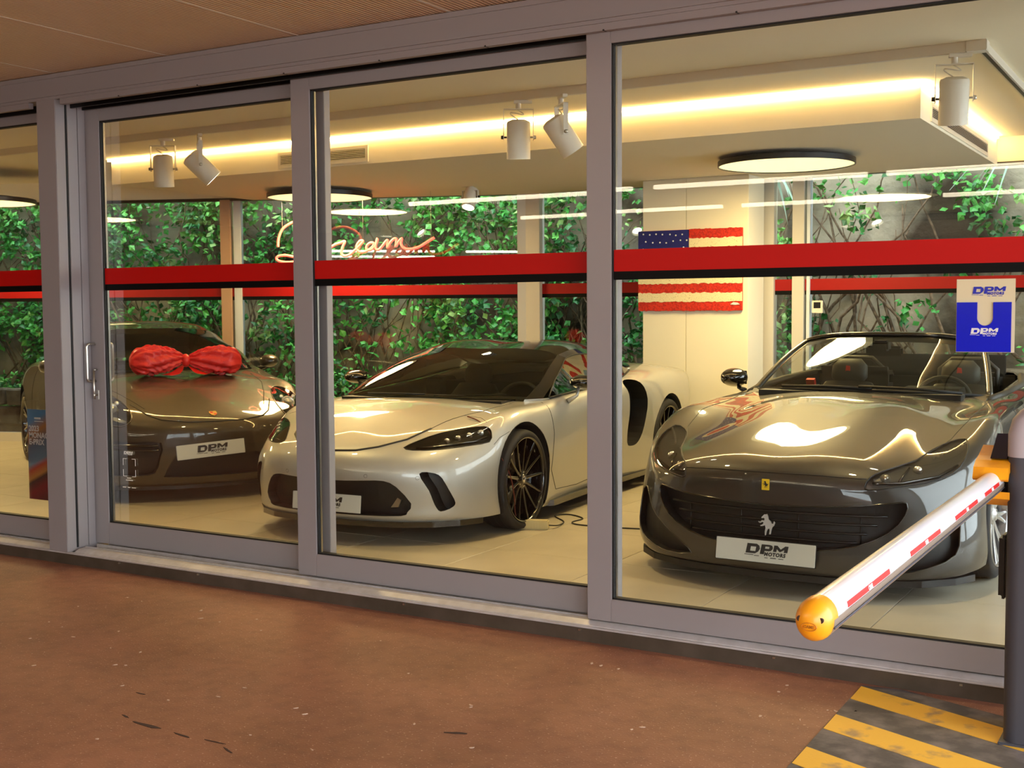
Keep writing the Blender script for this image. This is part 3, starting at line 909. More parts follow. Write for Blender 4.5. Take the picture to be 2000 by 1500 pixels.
# yellow end cap with two eye-like screw holes and an oval badge
mb = MB()
rings = [(.03, 1.06), (.0, 1.06), (-.014, 1.0), (-.028, .84), (-.038, .60), (-.043, .3), (-.044, .01)]
n = 28
for dy, s in rings:
    mb.v += [(ax + p[0], AY0 + .03 + dy, az + p[1]) for p in armprof(s)]
for i in range(len(rings) - 1):
    for k in range(n):
        mb.f.append((i * n + k, i * n + (k + 1) % n, (i + 1) * n + (k + 1) % n, (i + 1) * n + k)); mb.m.append(0)
cap = mb.build('end_cap', M['yellow'], ba, smooth=True)
for sx in (-1, 1):
    MB().lathe([(.0001, -.004), (.0058, -.004), (.0058, .010)], 12, 'y', (ax + sx * .021, AY0 + .03 - .033, az + .007)).build('screw_hole', M['crack'], cap)
mb = MB()
mb.tube([(ax + .015 * math.cos(a), AY0 + .03 - .0435, az - .006 + .008 * math.sin(a)) for a in [2 * PI * k / 20 for k in range(20)]], .0012, 5, closed=True)
mb.build('badge_ring', mat('amber_edge', srgb(190, 112, 14), .5), cap)
text_mesh('badge_lettering', 'CAME', .008, M['bark_amber'], cap, 0, .0002, .0005, Mat4((ax, AY0 + .03 - .0448, az - .006), (1, 0, 0), (0, 0, 1)))

# ------------------------------------------------------------------ green bank behind the glazing
M['concrete'] = mat('stained_concrete', srgb(214, 198, 176), .9, noise=(.8, srgb(66, 54, 42), .38, .60), bump=(14, .5, .03))
M['earth'] = mat('dark_soil', srgb(70, 58, 44), .95, noise=(4, srgb(44, 36, 28), .4, .6))
M['bark'] = mat('vine_bark', srgb(142, 118, 96), .9, noise=(20, srgb(92, 74, 58), .4, .6))
M['leafs'] = [mat('leaf_green_a', srgb(70, 160, 66), .42, spec=.6), mat('leaf_green_b', srgb(112, 196, 90), .42, spec=.6), mat('leaf_green_c', srgb(44, 116, 58), .42, spec=.6), mat('leaf_green_d', srgb(150, 190, 110), .45)]
for m in M['leafs']:
    m.node_tree.nodes['Principled BSDF'].inputs['Transmission Weight'].default_value = 0
gnd = MB().prism([(-22, 4), (-14.6, 7.6), (SA.x, SA.y), (SB.x, SB.y + .05), (SC.x, SC.y + .05), (1.3, 5), (6, 5), (6, 16), (-22, 16)], -.3, -.02).build('ground', M['earth'])
gnd['kind'] = 'structure'
WA0, WA1, WB1 = Vector((-17.5, 8.9)), Vector((-7.2, 13.0)), Vector((6.0, 13.0))
mb = MB()
nrm = Vector((-(WA1 - WA0).y, (WA1 - WA0).x)).normalized()
q0, q1 = WA0 + nrm * .4, WA1 + nrm * .4
mb.prism([(WA0.x, WA0.y), (WA1.x, WA1.y), (WB1.x, WB1.y), (WB1.x, WB1.y + .5), (q1.x, q1.y), (q0.x, q0.y)], -.3, 5.2)
wl = mb.build('wall_garden', M['concrete']); wl['kind'] = 'structure'
# low stone wall at the left, each stone its own piece
lw = struct('wall_low_stone')
M['stone'] = mat('grey_stone', srgb(140, 128, 108), .9, noise=(7, srgb(98, 88, 74), .4, .7), bump=(30, .5, .02))
rnd = random.Random(11)
for r_ in range(3):
    s = -.1 * r_
    while s < 3.2:
        L = rnd.uniform(.22, .45)
        p = SA + (SB - SA).normalized() * (s - .9) - nA * .55
        bm = bmesh.new(); bmesh.ops.create_cube(bm, size=1)
        for v in bm.verts: v.co = Vector((v.co.x * (L - .02), v.co.y * .22, v.co.z * .20)) + Vector([rnd.uniform(-.015, .015) for _ in range(3)])
        bmesh.ops.bevel(bm, geom=bm.edges[:], offset=.02, segments=1, affect='EDGES')
        me = bpy.data.meshes.new('stone'); bm.to_mesh(me); bm.free(); me.materials.append(M['stone'])
        o = link('stone', me, lw, (p.x + dirA.x * L / 2, p.y + dirA.y * L / 2, .12 + .215 * r_)); o.rotation_euler = (0, 0, math.atan2(dirA.y, dirA.x))
        s += L
def wallpt(s, h, off):
    """point off metres in front of the garden wall; s measured along it from its left end"""
    LA_ = (WA1 - WA0).length
    if s < LA_:
        d_ = (WA1 - WA0) / LA_; p = WA0 + d_ * s; n_ = Vector((d_.y, -d_.x))
    else:
        p = WA1 + Vector((s - LA_, 0)); n_ = Vector((0, -1))
    p = p + n_ * off
    return Vector((p.x, p.y, h)), Vector((n_.x, n_.y, 0))
def leaf_cloud(name, parent, centres, per, spread, size, seed, weights):
    rs = np.random.RandomState(seed)
    V, F, MI = [], [], []
    for (c, nn) in centres:
        k = int(per * rs.uniform(.6, 1.4))
        mi0 = rs.choice(4, p=weights)
        for _ in range(k):
            off = rs.normal(size=3) * spread * np.array([1, .6, .8])
            p = np.array(c) + off
            L = size * rs.uniform(.6, 1.25); w = L * .42
            d_ = rs.normal(size=3); d_[2] -= .5; d_ += np.array(nn) * 1.0; d_ /= np.linalg.norm(d_)
            a = np.cross(d_, rs.normal(size=3) * .6 + np.array([0, 0, 1.0])); a /= np.linalg.norm(a) + 1e-6
            up_ = np.cross(a, d_)
            b = len(V)
            V += [p, p + d_ * L * .45 + a * w - up_ * .1 * L, p + d_ * L * .5 + up_ * .06 * L, p + d_ * L * .45 - a * w - up_ * .1 * L, p + d_ * L - up_ * .12 * L]
            F += [(b, b + 1, b + 2), (b, b + 2, b + 3), (b + 1, b + 4, b + 2), (b + 2, b + 4, b + 3)]
            m_ = mi0 if rs.uniform() < .7 else rs.choice(4, p=weights)
            MI += [m_] * 4
    me = bpy.data.meshes.new(name)
    me.from_pydata([tuple(p) for p in V], [], F)
    for m in M['leafs']: me.materials.append(m)
    me.polygons.foreach_set('material_index', MI)
    o = link(name, me, parent); o['kind'] = 'stuff'
    return o
rnd = random.Random(21)
plants = [  # s0, s1, density high, density low, label
    (1.2, 3.6, 1.5, 1.5, 'dense green creeper at the far left behind the low stone wall'),
    (3.6, 6.0, 1.5, 1.0, 'bushy creeper behind the pane with the sliding door handles'),
    (6.0, 8.4, 1.3, .9, 'leafy creeper behind the tan and white window mullions'),
    (8.4, 11.2, 1.0, 1.1, 'tangled creeper behind the red neon script'),
    (11.2, 13.6, .85, .75, 'thin creeper behind the roof of the silver coupe'),
    (13.6, 15.6, .45, .45, 'sparse creeper seen just right of the white pillar'),
    (15.6, 19.5, .42, .18, 'bare twisted vine on pale concrete above the convertible')]
for i, (s0, s1, dh, dl, lab) in enumerate(plants):
    base, _ = wallpt((s0 + s1) / 2, -.02, .2)
    t = thing('creeper', lab, 'creeper', (0, 0, 0), group='creepers on the garden wall')
    mb = MB()
    nb = 46 if i < 5 else 30
    for k in range(nb):
        s = rnd.uniform(s0 - .3, s1 + .3); h = rnd.uniform(-.1, .6); P = []
        ds = rnd.uniform(-.16, .16); nseg = rnd.randint(8, 15)
        off = rnd.uniform(.04, .35)
        for j in range(nseg):
            q, _ = wallpt(s, max(h, 0), off); P.append(tuple(q))
            s += ds + rnd.uniform(-.10, .10); h += rnd.uniform(.12, .34); off = min(.45, max(.03, off + rnd.uniform(-.05, .06)))
        r0 = rnd.uniform(.006, .022) * (1.5 if i >= 5 else 1)
        mb.tube(P, [r0 * (1 - .75 * j / nseg) for j in range(nseg)], 5)
    tag(mb.build('branches', M['bark'], t, smooth=True), kind='stuff')
    cen = []
    for k in range(int((680 if i < 5 else 420) * (s1 - s0) / 2.4)):
        s = rnd.uniform(s0, s1); h = rnd.uniform(.05, 4.3)
        dens = (dh if h > 1.9 else dl) * (.55 + .45 * math.sin(s * 2.7 + h * 2.1 + i) * math.sin(h * 3.1 - s))
        if rnd.random() > dens * .62: continue
        q, nn = wallpt(s, h, rnd.uniform(.12, .55))
        cen.append((tuple(q), tuple(nn)))
    leaf_cloud('foliage', t, cen, 24, .11, .095, 40 + i, [.42, .26, .24, .08] if i < 4 else [.34, .14, .42, .10])
# low planting along the foot
for i, (s0, s1) in enumerate(((1.5, 4.5), (4.5, 7.5), (7.5, 10.5))):
    t = thing('ground_cover', ['low leafy ground cover left of the dark sports car', 'low leafy ground cover behind the dark sports car', 'low leafy ground cover between the dark car and the silver coupe'][i], 'plant', (0, 0, 0), group='ground cover behind the glass')
    cen = []
    for k in range(90):
        q, nn = wallpt(rnd.uniform(s0, s1), rnd.uniform(.0, .75), rnd.uniform(.3, 1.1)); cen.append((tuple(q), (nn.x, nn.y, .8)))
    leaf_cloud('foliage', t, cen, 24, .12, .07, 80 + i, [.4, .35, .15, .1])
# spiky plants hanging over the wall top on the right
M['blade'] = mat('pale_blade_leaf', srgb(150, 178, 160), .5)
def spiky(s, h, n, L, lab, seed):
    rnd = random.Random(seed)
    t = thing('spiky_plant', lab, 'plant', (0, 0, 0), group='spiky plants at the wall top')
    c, nn = wallpt(s, h, .35)
    for k in range(n):
        a = rnd.uniform(0, 2 * PI); el = rnd.uniform(-1.1, .5); l = L * rnd.uniform(.7, 1.1)
        d_ = Vector((math.cos(a) * math.cos(el), math.sin(a) * math.cos(el), math.sin(el)))
        if d_.dot(nn) < -.2: d_ = d_ - nn * d_.dot(nn) * 2
        side = d_.cross(Vector((0, 0, 1))).normalized() * .03
        mb = MB(); P = []
        for j in range(5):
            u = j / 4; p = c + d_ * l * u + Vector((0, 0, -.35 * l * u * u)); w = 1 - u * .96
            P += [tuple(p - side * w), tuple(p + side * w + Vector((0, 0, .004)))]
        f = [(2 * j, 2 * j + 1, 2 * j + 3, 2 * j + 2) for j in range(4)]
        mb.add(P, f); mb.build('blade', M['blade'], t)
spiky(14.1, 3.05, 16, .75, 'spiky pale-leaved plant left of the white pillar top', 1)
spiky(16.6, 3.3, 16, .8, 'spiky pale-leaved plant above the round lamp by the pillar', 2)
spiky(18.6, 3.0, 18, 1.1, 'large spiky pale-leaved plant at the upper right corner', 3)
# ------------------------------------------------------------------ car building tools
def paint(name, color, flake=.25, metal=.75, coat=1.0, rough=.34):
    m = mat(name, color, rough, metal, coat)
    m.node_tree.nodes['Principled BSDF'].inputs['Coat IOR'].default_value = 1.52
    m.node_tree.nodes['Principled BSDF'].inputs['Coat Roughness'].default_value = .015
    return m
M['tyre'] = mat('tyre_rubber', srgb(22, 21, 22), .75)
M['gloss_black'] = mat('gloss_black', srgb(8, 8, 9), .12, coat=.8)
M['dark_plastic'] = mat('dark_plastic', srgb(20, 19, 19), .5)
M['liner'] = mat('wheel_arch_liner', srgb(12, 11, 11), .9)
M['leather'] = mat('black_leather', srgb(58, 54, 46), .55)
M['tan_leather'] = mat('olive_grey_leather', srgb(92, 84, 64), .5)
M['belt_red'] = mat('red_belt', srgb(210, 50, 30), .6)
M['lamp_cavity'] = mat('lamp_cavity', srgb(120, 120, 124), .3, .6)
M['lamp_in'] = mat('lamp_reflector', srgb(140, 140, 140), .18, .9)
M['lamp_led'] = mat('lamp_projector', srgb(240, 240, 235), .1, .6)
M['cover'] = glassmat('headlamp_cover', (.92, .92, .90, 1), 1.5, 1.0)
M['windscreen'] = glassmat('windscreen_glass', (.66, .69, .62, 1), 1.5, .95)
M['tint'] = glassmat('tinted_side_glass', (.16, .17, .15, 1), 1.5, 1.5)
M['disc_brake'] = mat('brake_disc', srgb(120, 118, 115), .35, .9)
M['plate_white'] = mat('plate_white', srgb(206, 206, 196), .4)

def cr_line(P, k, ph0=None, ph1=None):
    """centripetal spline through points P (n,3); ph0/ph1 phantom end points"""
    P = [np.array(p, float) for p in P]
    a = np.array(ph0, float) if ph0 is not None else 2 * P[0] - P[1]
    b = np.array(ph1, float) if ph1 is not None else 2 * P[-1] - P[-2]
    Q = [a] + P + [b]
    out = []
    for i in range(1, len(Q) - 2):
        p0, p1, p2, p3 = Q[i - 1], Q[i], Q[i + 1], Q[i + 2]
        t1 = max(np.linalg.norm(p1 - p0), 1e-4) ** .5
        t2 = t1 + max(np.linalg.norm(p2 - p1), 1e-4) ** .5
        t3 = t2 + max(np.linalg.norm(p3 - p2), 1e-4) ** .5
        for j in range(k):
            t = t1 + (t2 - t1) * j / k
            A1 = (t1 - t) / t1 * p0 + t / t1 * p1
            A2 = (t2 - t) / (t2 - t1) * p1 + (t - t1) / (t2 - t1) * p2
            A3 = (t3 - t) / (t3 - t2) * p2 + (t - t2) / (t3 - t2) * p3
            B1 = (t2 - t) / t2 * A1 + t / t2 * A2
            B2 = (t3 - t) / (t3 - t1) * A2 + (t - t1) / (t3 - t1) * A3
            out.append((t2 - t) / (t2 - t1) * B1 + (t - t1) / (t2 - t1) * B2)
    out.append(P[-1])
    return np.array(out)
MIR = np.array([1, -1, 1.])
def body_mesh(cols, kc=6, kr=5, mirror_start=True, mirror_end=True, top_mirror=True, relax=2):
    """cols[i][j]: half-body control points. returns a bmesh of the whole (mirrored) skin"""
    C_ = [np.array(c, float) for c in cols]
    fine = [cr_line(c, kr, None, (c[-2] * MIR) if top_mirror else None) for c in C_]
    nr = len(fine[0])
    grid = []
    for j in range(nr):
        line = [f[j] for f in fine]
        grid.append(cr_line(line, kc, line[1] * MIR if mirror_start else None, line[-2] * MIR if mirror_end else None))
    G = np.array(grid)                      # (rows, cols, 3)
    for _ in range(relax):                  # light smoothing keeps reflections clean
        H = G.copy()
        H[1:-1, 1:-1] = .5 * G[1:-1, 1:-1] + .125 * (G[2:, 1:-1] + G[:-2, 1:-1] + G[1:-1, 2:] + G[1:-1, :-2])
        G = H
    bm = bmesh.new()
    for s in (1, -1):
        V = [[bm.verts.new((p[0], p[1] * s, p[2])) for p in row] for row in G]
        for j in range(nr - 1):
            for i in range(G.shape[1] - 1):
                q = [V[j][i], V[j][i + 1], V[j + 1][i + 1], V[j + 1][i]]
                if s < 0: q.reverse()
                try: bm.faces.new(q)
                except ValueError: pass
    bmesh.ops.remove_doubles(bm, verts=bm.verts[:], dist=.0015)
    bmesh.ops.dissolve_degenerate(bm, dist=.0005, edges=bm.edges[:])
    bmesh.ops.recalc_face_normals(bm, faces=bm.faces[:])
    for f in bm.faces: f.smooth = True
    bm.normal_update()
    return bm
PROJ = {'front': (1, 2, 0), 'side': (0, 2, 1), 'top': (0, 1, 2)}
def inpoly(x, y, P):
    c = False; n = len(P); j = n - 1
    for i in range(n):
        xi, yi = P[i]; xj, yj = P[j]
        if (yi > y) != (yj > y) and x < (xj - xi) * (y - yi) / (yj - yi + 1e-12) + xi: c = not c
        j = i
    return c
def smooth_poly(P, k=3, closed=True):
    """round a closed polygon softly"""
    n = len(P); out = []
    for i in range(n):
        p0, p1, p2, p3 = [np.array(P[(i + q) % n], float) for q in (-1, 0, 1, 2)]
        for j in range(k):
            t = j / k
            out.append(tuple(.5 * ((2 * p1) + (-p0 + p2) * t + (2 * p0 - 5 * p1 + 4 * p2 - p3) * t * t + (-p0 + 3 * p1 - 3 * p2 + p3) * t ** 3)))
    return out
class Skin:
    def __init__(s, bm):
        s.bm = bm
        s.ref = bm.copy(); s.ref.verts.ensure_lookup_table(); s.ref.faces.ensure_lookup_table()
        s.ref.normal_update()
        s.tree = BVHTree.FromBMesh(s.ref)
    def cut(s, poly, view, ok=lambda c: True):
        """cut polygon outline into the skin; returns faces inside"""
        a, b, n = PROJ[view]
        bm = s.bm
        N = len(poly)
        for i in range(N):
            p, q = poly[i], poly[(i + 1) % N]
            x0, x1 = min(p[0], q[0]) - .0005, max(p[0], q[0]) + .0005
            y0, y1 = min(p[1], q[1]) - .0005, max(p[1], q[1]) + .0005
            if math.hypot(q[0] - p[0], q[1] - p[1]) < 1e-5: continue
            fs = []
            for f in bm.faces:
                if not ok(f.calc_center_median()): continue
                xs = [v.co[a] for v in f.verts]; ys = [v.co[b] for v in f.verts]
                if max(xs) < x0 or min(xs) > x1 or max(ys) < y0 or min(ys) > y1: continue
                fs.append(f)
            if not fs: continue
            geom = list({v for f in fs for v in f.verts}) + list({e for f in fs for e in f.edges}) + fs
            no = [0, 0, 0]; no[a] = -(q[1] - p[1]); no[b] = q[0] - p[0]
            co = [0, 0, 0]; co[a] = p[0]; co[b] = p[1]
            bmesh.ops.bisect_plane(bm, geom=geom, dist=1e-5, plane_co=co, plane_no=no)
        res = []
        for f in bm.faces:
            c = f.calc_center_median()
            if ok(c) and inpoly(c[a], c[b], poly): res.append(f)
        return res
    def normal_at(s, p):
        loc, no, idx, d = s.tree.find_nearest(p)
        if idx is None: return Vector((0, 0, 1))
        f = s.ref.faces[idx]; acc = Vector((0, 0, 0))
        for v in f.verts: acc += v.normal / (1e-4 + (v.co - loc).length ** 1.2)
        return acc.normalized()
    def take(s, faces, name, material, parent, lift=0.0, remove=True, recess=0.0, rdir=None, thick=0.0):
        """copy faces into a part of its own"""
        if not faces: return None
        vs = {}; V = []; F = []; NO = []
        for f in faces:
            q = []
            for v in f.verts:
                if v not in vs:
                    vs[v] = len(V)
                    n = s.normal_at(v.co)
                    V.append(v.co + n * lift); NO.append(n)
                q.append(vs[v])
            F.append(q)
        bm = bmesh.new()
        bv = [bm.verts.new(v) for v in V]
        for q in F:
            try: bm.faces.new([bv[i] for i in q])
            except ValueError: pass
        if recess:
            ext = bmesh.ops.extrude_face_region(bm, geom=bm.faces[:])
            mv = [g for g in ext['geom'] if isinstance(g, bmesh.types.BMVert)]
            bmesh.ops.translate(bm, verts=mv, vec=Vector(rdir) * recess)
            bmesh.ops.delete(bm, geom=[f for f in bm.faces if all(v in set(bv) for v in f.verts)], context='FACES_ONLY')
            me = bpy.data.meshes.new(name); bm.to_mesh(me); bm.free()
        elif thick:
            ext = bmesh.ops.solidify(bm, geom=bm.faces[:], thickness=-thick)
            for f in bm.faces: f.smooth = False
            me = bpy.data.meshes.new(name); bm.to_mesh(me); bm.free()
        else:
            for f in bm.faces: f.smooth = True
            me = bpy.data.meshes.new(name); bm.to_mesh(me); bm.free()
            me.normals_split_custom_set_from_vertices([tuple(n) for n in NO])
        me.materials.append(material)
        o = link(name, me, parent)
        if remove: bmesh.ops.delete(s.bm, geom=faces, context='FACES')
        return o
    def finish(s, name, material, parent):
        bmesh.ops.delete(s.bm, geom=[v for v in s.bm.verts if not v.link_faces], context='VERTS')
        NO = [s.normal_at(v.co) for v in s.bm.verts]
        for f in s.bm.faces: f.smooth = True
        me = bpy.data.meshes.new(name); s.bm.to_mesh(me)
        me.normals_split_custom_set_from_vertices([tuple(n) for n in NO])
        me.materials.append(material)
        o = link(name, me, parent)
        return o
    def cast(s, u, v, view, side=1):
        a, b, n = PROJ[view]
        o = [0, 0, 0]; o[a] = u; o[b] = v; d = [0, 0, 0]
        if view == 'front': o[0] = 5; d[0] = -1
        elif view == 'side': o[1] = 5 * side; d[1] = -side
        elif view == 'top': o[2] = 5; d[2] = -1
        loc, no, i, ds = s.tree.ray_cast(Vector(o), Vector(d))
        return (loc, s.normal_at(loc)) if loc else (None, None)
    def trace(s, pts, view, side=1, lift=.0, step=.02, closed=False):
        """polyline laid on the skin"""
        out = []
        P = list(pts) + ([pts[0]] if closed else [])
        for i in range(len(P) - 1):
            p, q = P[i], P[i + 1]
            n = max(1, int(math.hypot(q[0] - p[0], q[1] - p[1]) / step))
            for j in range(n):
                t = j / n
                loc, no = s.cast(p[0] + (q[0] - p[0]) * t, p[1] + (q[1] - p[1]) * t, view, side)
                if loc: out.append(loc + no * lift)
        if not closed:
            loc, no = s.cast(P[-1][0], P[-1][1], view, side)
            if loc: out.append(loc + no * lift)
        return out
    def seam(s, pts, view, name, parent, r=.0028, side=1, lift=-.0005, closed=False, m=None, step=.02):
        P = s.trace(pts, view, side, lift, step, closed)
        # drop jumps
        P2 = [P[0]]
        for p in P[1:]:
            if (p - P2[-1]).length > .002: P2.append(p)
        return MB().tube([tuple(p) for p in P2], r, 6, closed=closed).build(name, m or M['rubber'], parent, smooth=True)

def mirror_pts(P): return [(-p[0], p[1]) for p in P]

def wheel(parent, x, side, yo, R=.333, W=.235, rimR=.262, spokes=10, style='fan', rim_m=None, name='wheel', turn=0.0, cal=None):
    """road wheel: outer face at y = side*yo"""
    w = bpy.data.objects.new(name, None); COL.objects.link(w); w.parent = parent
    w.location = (x, side * yo, R); w.rotation_euler = (0, 0, turn)
    s = side
    # tyre: profile (radius, y) with y measured inward from the outer face
    pr = [(rimR - .004, -.012), (rimR + .010, -.004), (R - .030, -.000), (R - .010, -.012), (R - .001, -.040), (R, -W / 2), (R - .001, -W + .04), (R - .012, -W + .01), (rimR, -W), (rimR - .01, -W + .02)]
    mb = MB(); mb.lathe([(r, y * s) for r, y in pr], 72, 'y'); mb.build('tyre', M['tyre'], w, smooth=True, angle=.9)
    mb = MB()
    for gy in (-.30, -.5, -.70):
        mb.lathe([(R + .0004, (gy * W - .004) * s), (R + .0006, (gy * W + .004) * s)], 72, 'y')
    mb.build('tread_groove', M['rubber'], w)
    # barrel + lip
    mb = MB(); mb.lathe([(rimR + .004, -.006 * s), (rimR + .002, -.001 * s), (rimR - .006, -.003 * s), (rimR - .010, -.014 * s), (rimR - .016, -.05 * s), (rimR - .022, -(W - .03) * s), (rimR - .004, -(W - .01) * s)], 72, 'y')
    mb.build('rim', rim_m, w, smooth=True, angle=1.0)
    mb = MB()
    ri = rimR - .010
    def spoke(a0, a1, w0, w1, y0, y1, r0=.055, r1=None, dep=.028):
        r1 = r1 or ri
        n = 5; L = []
        for k in range(n):
            t = k / (n - 1); r = r0 + (r1 - r0) * t; a = a0 + (a1 - a0) * t; hw = w0 + (w1 - w0) * t; y = y0 + (y1 - y0) * (t ** 1.6)
            ca, sa = math.cos(a), math.sin(a)
            for (dw, dy) in ((-hw, -.004), (-hw * .35, 0), (hw * .35, 0), (hw, -.004), (hw, -dep), (-hw, -dep)):
                L.append((r * ca - dw * sa, (y + dy) * s, r * sa + dw * ca))
        b = len(mb.v); mb.v += L
        for k in range(n - 1):
            for q in range(6):
                mb.f.append((b + k * 6 + q, b + k * 6 + (q + 1) % 6, b + (k + 1) * 6 + (q + 1) % 6, b + (k + 1) * 6 + q)); mb.m.append(0)
    sp = []
    for k in range(spokes):
        a = 2 * PI * k / spokes + .2
        mb = MB()
        if style == 'fan':
            spoke(a, a, .011, .007, -.032, -.012)
        elif style == 'twin':
            spoke(a, a + .10, .016, .009, -.035, -.014); spoke(a, a - .10, .016, .009, -.035, -.014)
        mb.build('spoke', rim_m, w, smooth=True, angle=.7)
    mb = MB(); mb.lathe([(.001, -.020 * s), (.030, -.020 * s), (.036, -.028 * s), (.062, -.034 * s), (.070, -.05 * s), (.070, -.09 * s)], 36, 'y'); mb.build('hub', rim_m, w, smooth=True, angle=.8)
    mb = MB(); mb.lathe([(.001, -.0175 * s), (.020, -.0185 * s), (.022, -.021 * s)], 24, 'y'); mb.build('hub_cap', M['chrome'], w, smooth=True)
    for k in range(5):
        a = 2 * PI * (k + .5) / 5
        MB().lathe([(.001, -.030 * s), (.007, -.030 * s), (.008, -.040 * s)], 8, 'y', (.047 * math.cos(a), 0, .047 * math.sin(a))).build('wheel_bolt', M['steel'], w)
    mb = MB(); mb.lathe([(.07, -.105 * s), (.185, -.105 * s), (.185, -.135 * s), (.07, -.135 * s)], 48, 'y'); mb.build('brake_disc', M['disc_brake'], w, smooth=True, angle=.7)
    mb = MB()
    a0, a1 = 2.5, 3.6
    pts = []
    sec = [(.125 * math.cos(a0 + (a1 - a0) * k / 6), .125 * math.sin(a0 + (a1 - a0) * k / 6)) for k in range(7)] + [(.215 * math.cos(a1 + (a0 - a1) * k / 6), .215 * math.sin(a1 + (a0 - a1) * k / 6)) for k in range(7)]
    mb.prism(sec, -.075 * s, -.15 * s, 'xz')
    mb.build('brake_caliper', cal or M['gloss_black'], w)
    return w

def patch(ctrl, k=6, m=None, name='part', parent=None, thick=.0, mirror=True):
    """surface through a control grid ctrl[row][col]; columns start on the centre line (y=0) when mirror"""
    C_ = [[np.array(p, float) for p in r] for r in ctrl]
    if mirror:
        C_ = [[p * MIR for p in r[:0:-1]] + r for r in C_]
    fine = [cr_line(r, k) for r in C_]
    n = len(fine[0])
    G = np.array([cr_line([f[j] for f in fine], k) for j in range(n)])
    mb = MB()
    a, b = G.shape[0], G.shape[1]
    mb.v = [tuple(G[i, j]) for i in range(a) for j in range(b)]
    for i in range(a - 1):
        for j in range(b - 1):
            mb.f.append((i * b + j, (i + 1) * b + j, (i + 1) * b + j + 1, i * b + j + 1)); mb.m.append(0)
    o = mb.build(name, m, parent, smooth=True, recalc=False)
    return o, G

def strip(Pa, Pb, name, m, parent, off=0.0, k=6):
    """ribbon between two point lines"""
    A, B = cr_line(Pa, k), cr_line(Pb, k)
    mb = MB(); n = len(A)
    mb.v = [tuple(p) for p in A] + [tuple(p) for p in B]
    for i in range(n - 1):
        mb.f.append((i, i + 1, n + i + 1, n + i)); mb.m.append(0)
    return mb.build(name, m, parent, smooth=True)

def seat(parent, x, y, z, m, rec=-.35, scale=1.0, headrest=True, name='seat', hm=None):
    """bucket seat: cushion, back with wings, head restraint"""
    t = bpy.data.objects.new(name, None); COL.objects.link(t); t.parent = parent
    t.location = (x, y, z); t.scale = (scale,) * 3
    def blob(secs, nm, mt=None):
        rings = []
        for (cx, cz, hw, ht, tl) in secs:
            rings.append([(cx + ht * math.sin(a) * math.sin(tl) * 1.0, hw * math.copysign(abs(math.cos(a)) ** .6, math.cos(a)), cz + ht * math.sin(a) * math.cos(tl)) for a in [2 * PI * k / 20 for k in range(20)]])
        mb = MB()
        for r in rings: mb.v += r
        for i in range(len(rings) - 1):
            for k in range(20):
                mb.f.append((i * 20 + k, i * 20 + (k + 1) % 20, (i + 1) * 20 + (k + 1) % 20, (i + 1) * 20 + k)); mb.m.append(0)
        mb.f.append(tuple(reversed(range(20)))); mb.f.append(tuple((len(rings) - 1) * 20 + k for k in range(20))); mb.m += [0, 0]
        return mb.build(nm, mt or m, t, smooth=True, angle=1.2)
    blob([(.30, .10, .20, .03, 0), (.27, .11, .25, .06, 0), (.10, .10, .26, .07, 0), (-.15, .08, .25, .07, 0), (-.22, .08, .23, .05, 0)], 'cushion')
    b = [(-.20, .10, .22, .05, PI / 2), (-.22, .2, .25, .075, PI / 2 + rec), (-.28, .36, .27, .07, PI / 2 + rec), (-.34, .52, .24, .055, PI / 2 + rec), (-.37, .62, .17, .04, PI / 2 + rec)]
    blob(b, 'backrest')
    if headrest:
        blob([(-.375, .61, .09, .035, PI / 2), (-.385, .66, .13, .05, PI / 2), (-.40, .74, .125, .05, PI / 2), (-.405, .79, .08, .03, PI / 2)], 'head_restraint', hm)
    return t

def steering_wheel(parent, x, y, z, m, tilt=.45, r=.18):
    t = bpy.data.objects.new('steering_wheel', None); COL.objects.link(t); t.parent = parent
    t.location = (x, y, z); t.rotation_euler = (0, -tilt, 0)
    mb = MB(); mb.tube([(0, r * math.cos(a), r * math.sin(a)) for a in [2 * PI * k / 32 for k in range(32)]], .014, 8, closed=True)
    mb.build('rim', m, t, smooth=True)
    mb = MB(); mb.lathe([(.001, -.02), (.05, -.02), (.06, .0), (.05, .02)], 20, 'x'); mb.build('boss', m, t, smooth=True)
    for a in (0, PI, -PI / 2):
        mb = MB(); mb.tube([(0, .04 * math.cos(a), .04 * math.sin(a)), (0, (r - .01) * math.cos(a), (r - .01) * math.sin(a))], .012, 6); mb.build('spoke', m, t)
    return t

def number_plate(parent, M4, w=.52, h=.11, name='number_plate'):
    """plate standing in plane of M4 (x = across, y = up, z = out of the car)"""
    t = bpy.data.objects.new(name, None); COL.objects.link(t); t.parent = parent
    o = MB().box(-w / 2, w / 2, -h / 2, h / 2, -.006, 0, b=.002).build('plate', M['plate_white'], t); o.data.transform(M4)
    o = MB().box(-w / 2 - .004, w / 2 + .004, -h / 2 - .004, h / 2 + .004, -.012, -.005, b=.002).build('plate_frame', M['black'], t); o.data.transform(M4)
    dealer_logo(t, .215, M4 @ Matrix.Translation((.01, .0, .0005)), M['black_print'])
    return t

